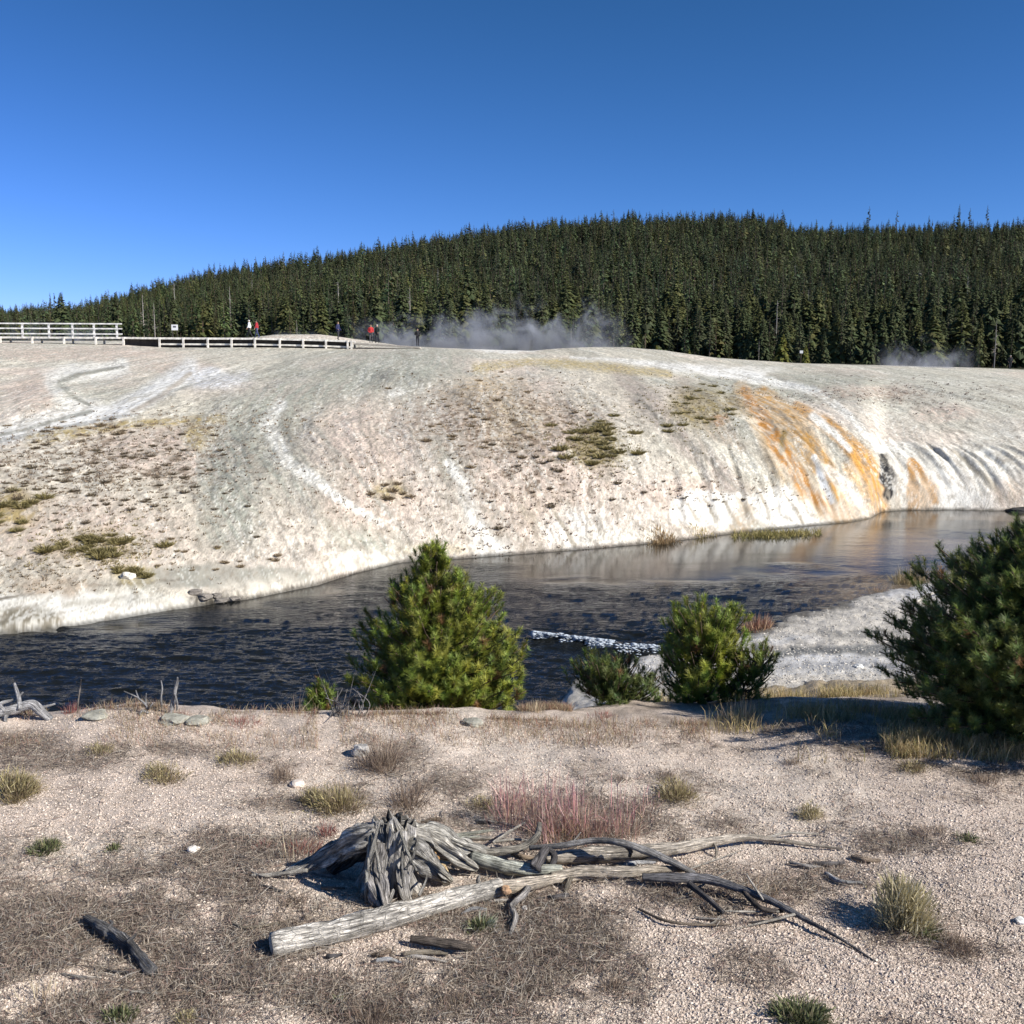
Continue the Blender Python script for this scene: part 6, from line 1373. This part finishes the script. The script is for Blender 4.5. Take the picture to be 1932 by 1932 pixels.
# small tufts dotted over the far slope
def slope_tufts():
    r = np.random.default_rng(77); protos = {}
    def proto(kind, j):
        if (kind, j) not in protos:
            n = {'dark': 130, 'olive': 160, 'dry': 140}[kind]; cols = np.array({'dark': [(.17, .135, .09), (.22, .17, .12), (.14, .12, .07)], 'olive': [(.26, .22, .09), (.31, .26, .12), (.21, .18, .08)], 'dry': [(.36, .28, .17), (.30, .235, .15), (.26, .20, .13)]}[kind])
            mb = MB(); rr_ = np.sqrt(r.uniform(0, 1, n)); a = r.uniform(0, 6.3, n)
            blades(mb, np.stack([rr_ * np.cos(a) * .32, rr_ * np.sin(a) * .32, np.full(n, -.05)], 1), a, rr_ * .9 + r.uniform(0, .3, n), r.uniform(.25, .62, n), r.uniform(.03, .07, n), cols[r.integers(0, len(cols), n)] * r.uniform(.7, 1.25, (n, 1)), .4)
            protos[kind, j] = [mb.build('slope_tuft', M['plant']), False]
        return protos[kind, j]
    regs = [  # centre, spread, count, size range, kind, label
        (90, 880, 90, 40, 34, (.20, .42), 'dark', 'dark tuft dotted on the pale slope at the left border'), (270, 870, 90, 34, 44, (.18, .40), 'dark', 'dark tuft dotted on the pale left slope below the upland stream'), (200, 960, 130, 34, 30, (.16, .36), 'dark', 'dark tuft on the pale lower left slope'),
        (20, 950, 40, 28, 12, (.35, .7), 'olive', 'olive tuft in the patch at the left border'), (190, 1030, 50, 17, 22, (.35, .65), 'olive', 'olive tuft in the large patch on the lower left slope'), (255, 1082, 24, 10, 8, (.3, .5), 'olive', 'olive tuft near the low shelf at left'), (400, 1050, 130, 18, 16, (.16, .3), 'dry', 'small brown tuft above the left shelf'),
        (150, 815, 100, 9, 14, (.25, .5), 'dry', 'brown tuft along the upland stream'), (950, 790, 90, 44, 34, (.22, .5), 'dry', 'brown tuft in the patch at the middle of the slope'), (1125, 835, 32, 24, 34, (.35, .75), 'olive', 'olive tuft in the dense round patch on the slope'), (1010, 900, 90, 40, 20, (.18, .4), 'dark', 'dark tuft below the brown middle patch'),
        (1320, 770, 42, 22, 20, (.35, .7), 'olive', 'olive tuft in the patch left of the orange cascade'), (740, 925, 24, 10, 8, (.3, .5), 'dry', 'brown tuft in the small patch left of centre'), (1340, 940, 80, 14, 9, (.18, .3), 'dark', 'dark tuft above the white face')]
    for (u0, v0, su, sv, n, sz, kind, lb) in regs:
        for i in range(n):
            u, v = u0 + r.normal(0, 1) * su, v0 + r.normal(0, 1) * sv
            if u < -20 or u > 1960 or v < 700 or v > 1140: continue
            p = at(u, v, 0, 20, 120); pr = proto(kind, int(r.integers(3)))
            if pr[1]: o = pr[0].copy(); col.objects.link(o)
            else: o = pr[0]; pr[1] = True
            s = r.uniform(*sz) * .95; o.location = p; o.rotation_euler = (0, 0, r.uniform(0, 6.3)); o.scale = (s * .85, s * .85, s * r.uniform(.7, 1.1))
            set_props(o, lb, 'tuft', 'tufts: ' + lb)
    for pr in protos.values():
        if not pr[1]: bpy.data.objects.remove(pr[0])
slope_tufts()

# ------------------------------------------------------------------ stones
def stone_at(u, v, w, h, c, label, seed, name='stone', sink=.3, rz=0.0, sub=3):
    p = at(u, v); sc = p[1] / F
    set_props(rock(name, p[0], p[1], p[2] + h * sc * (.5 - sink), w * sc / 2, w * sc * .45, h * sc / 2, c, seed, None, sub, rz), label, 'stone')
GG = (.30, .29, .24)
stone_at(680, 1424, 34, 24, (.42, .40, .37), 'grey stone with a dark side below the central pine', 1, sink=.1)
stone_at(182, 1354, 46, 20, GG, 'flat grey green rock on the bank edge at left', 2); stone_at(330, 1360, 56, 15, GG, 'flat grey green rock below the bleached stems', 3); stone_at(375, 1362, 44, 14, GG, 'small grey green rock beside the flat one', 4)
stone_at(890, 1366, 40, 14, GG, 'grey green rock under the central pine', 5); stone_at(365, 1606, 24, 16, (.72, .66, .58), 'small white stone in the brown litter at left', 6); stone_at(560, 1482, 30, 14, (.66, .57, .49), 'pinkish stone in the left gravel', 7); stone_at(990, 1716, 16, 9, (.4, .38, .35), 'small stone under the pale log', 8)
stone_at(1925, 1740, 24, 12, (.72, .69, .63), 'white stone at the right border', 9); stone_at(240, 1090, 26, 16, (.62, .58, .5), 'pale boulder on the low shelf at left', 10, 'boulder')
for i, (uu, vv, ww, hh_, lb) in enumerate([(368, 1118, 26, 12, 'leftmost dark rock of the broken group on the far waterline'), (386, 1127, 30, 13, 'dark rock in the broken group, above the dark water at left'), (408, 1124, 22, 10, 'small dark rock at the top of the broken waterline group'), (418, 1133, 30, 11, 'dark low rock in the middle of the broken waterline group'), (440, 1130, 26, 9, 'rightmost dark rock of the broken group on the far waterline')]): stone_at(uu, vv, ww, hh_, (.20, .18, .155), lb, 11 + i * 2.3, 'boulder', .45, i)
p = at_w(1915, 968); set_props(rock('boulder', p[0] + .9, p[1] + .5, WZ, 1.0, .6, .2, (.05, .047, .045), 13), 'low black rock in the water at the right border', 'stone')
stone_at(1275, 1276, 22, 16, (.58, .57, .53), 'pale stone beside the slim pine', 15); stone_at(1620, 1260, 20, 10, (.66, .65, .6), 'white stone on the beach', 16)

def slope_cover():
    r = np.random.default_rng(99); mb = MB()
    for (u0, v0, su, sv, n, c) in [(120, 880, 110, 42, 520, (.22, .17, .12)), (290, 880, 110, 44, 420, (.22, .175, .125)), (200, 1000, 150, 50, 260, (.24, .19, .13)), (60, 1080, 70, 25, 120, (.26, .21, .15)), (960, 790, 110, 48, 520, (.27, .21, .14)), (1120, 840, 40, 30, 260, (.25, .21, .10)), (1010, 900, 110, 50, 300, (.24, .18, .13)), (1310, 770, 60, 30, 240, (.25, .21, .12)), (700, 920, 90, 40, 160, (.27, .21, .15)), (1330, 930, 110, 20, 110, (.24, .19, .14)), (430, 800, 140, 16, 160, (.28, .22, .15)), (1700, 745, 130, 16, 200, (.28, .23, .19)), (950, 1010, 80, 20, 90, (.28, .22, .17)), (190, 1030, 60, 22, 240, (.24, .2, .1))]:
        for i in range(int(n * 1.7)):
            u, v = u0 + r.normal() * su, v0 + r.normal() * sv
            if v > 1120 or v < 690: continue
            k_, m__ = ray(u, v); j = int(np.clip(np.searchsorted(KC, k_), 0, len(KC) - 1))
            col_v = VG[j]; ok = np.nonzero((col_v[:-1] >= v) & (col_v[1:] < v) & (YR[:-1] > 22))[0]
            if not len(ok): continue
            y = YR[ok[0]]; x = k_ * y; z = float(ZG[j, ok[0]])
            nb = 7; sz = r.uniform(.03, .11) * (y / 35) ** .5
            a = r.uniform(0, 6.3, nb)
            blades(mb, np.stack([x + np.cos(a) * sz * .4, y + np.sin(a) * sz * .4, np.full(nb, z - .01)], 1), a, r.uniform(.1, 1.0, nb), r.uniform(.6, 1.2, nb) * sz, np.full(nb, sz * .35), np.array(c) * r.uniform(.8, 1.6, (nb, 1)), .4)
    set_props(mb.build('slope_cover', M['plant']), kind='stuff', label='tiny dry plants speckling the pale slope')
slope_cover()
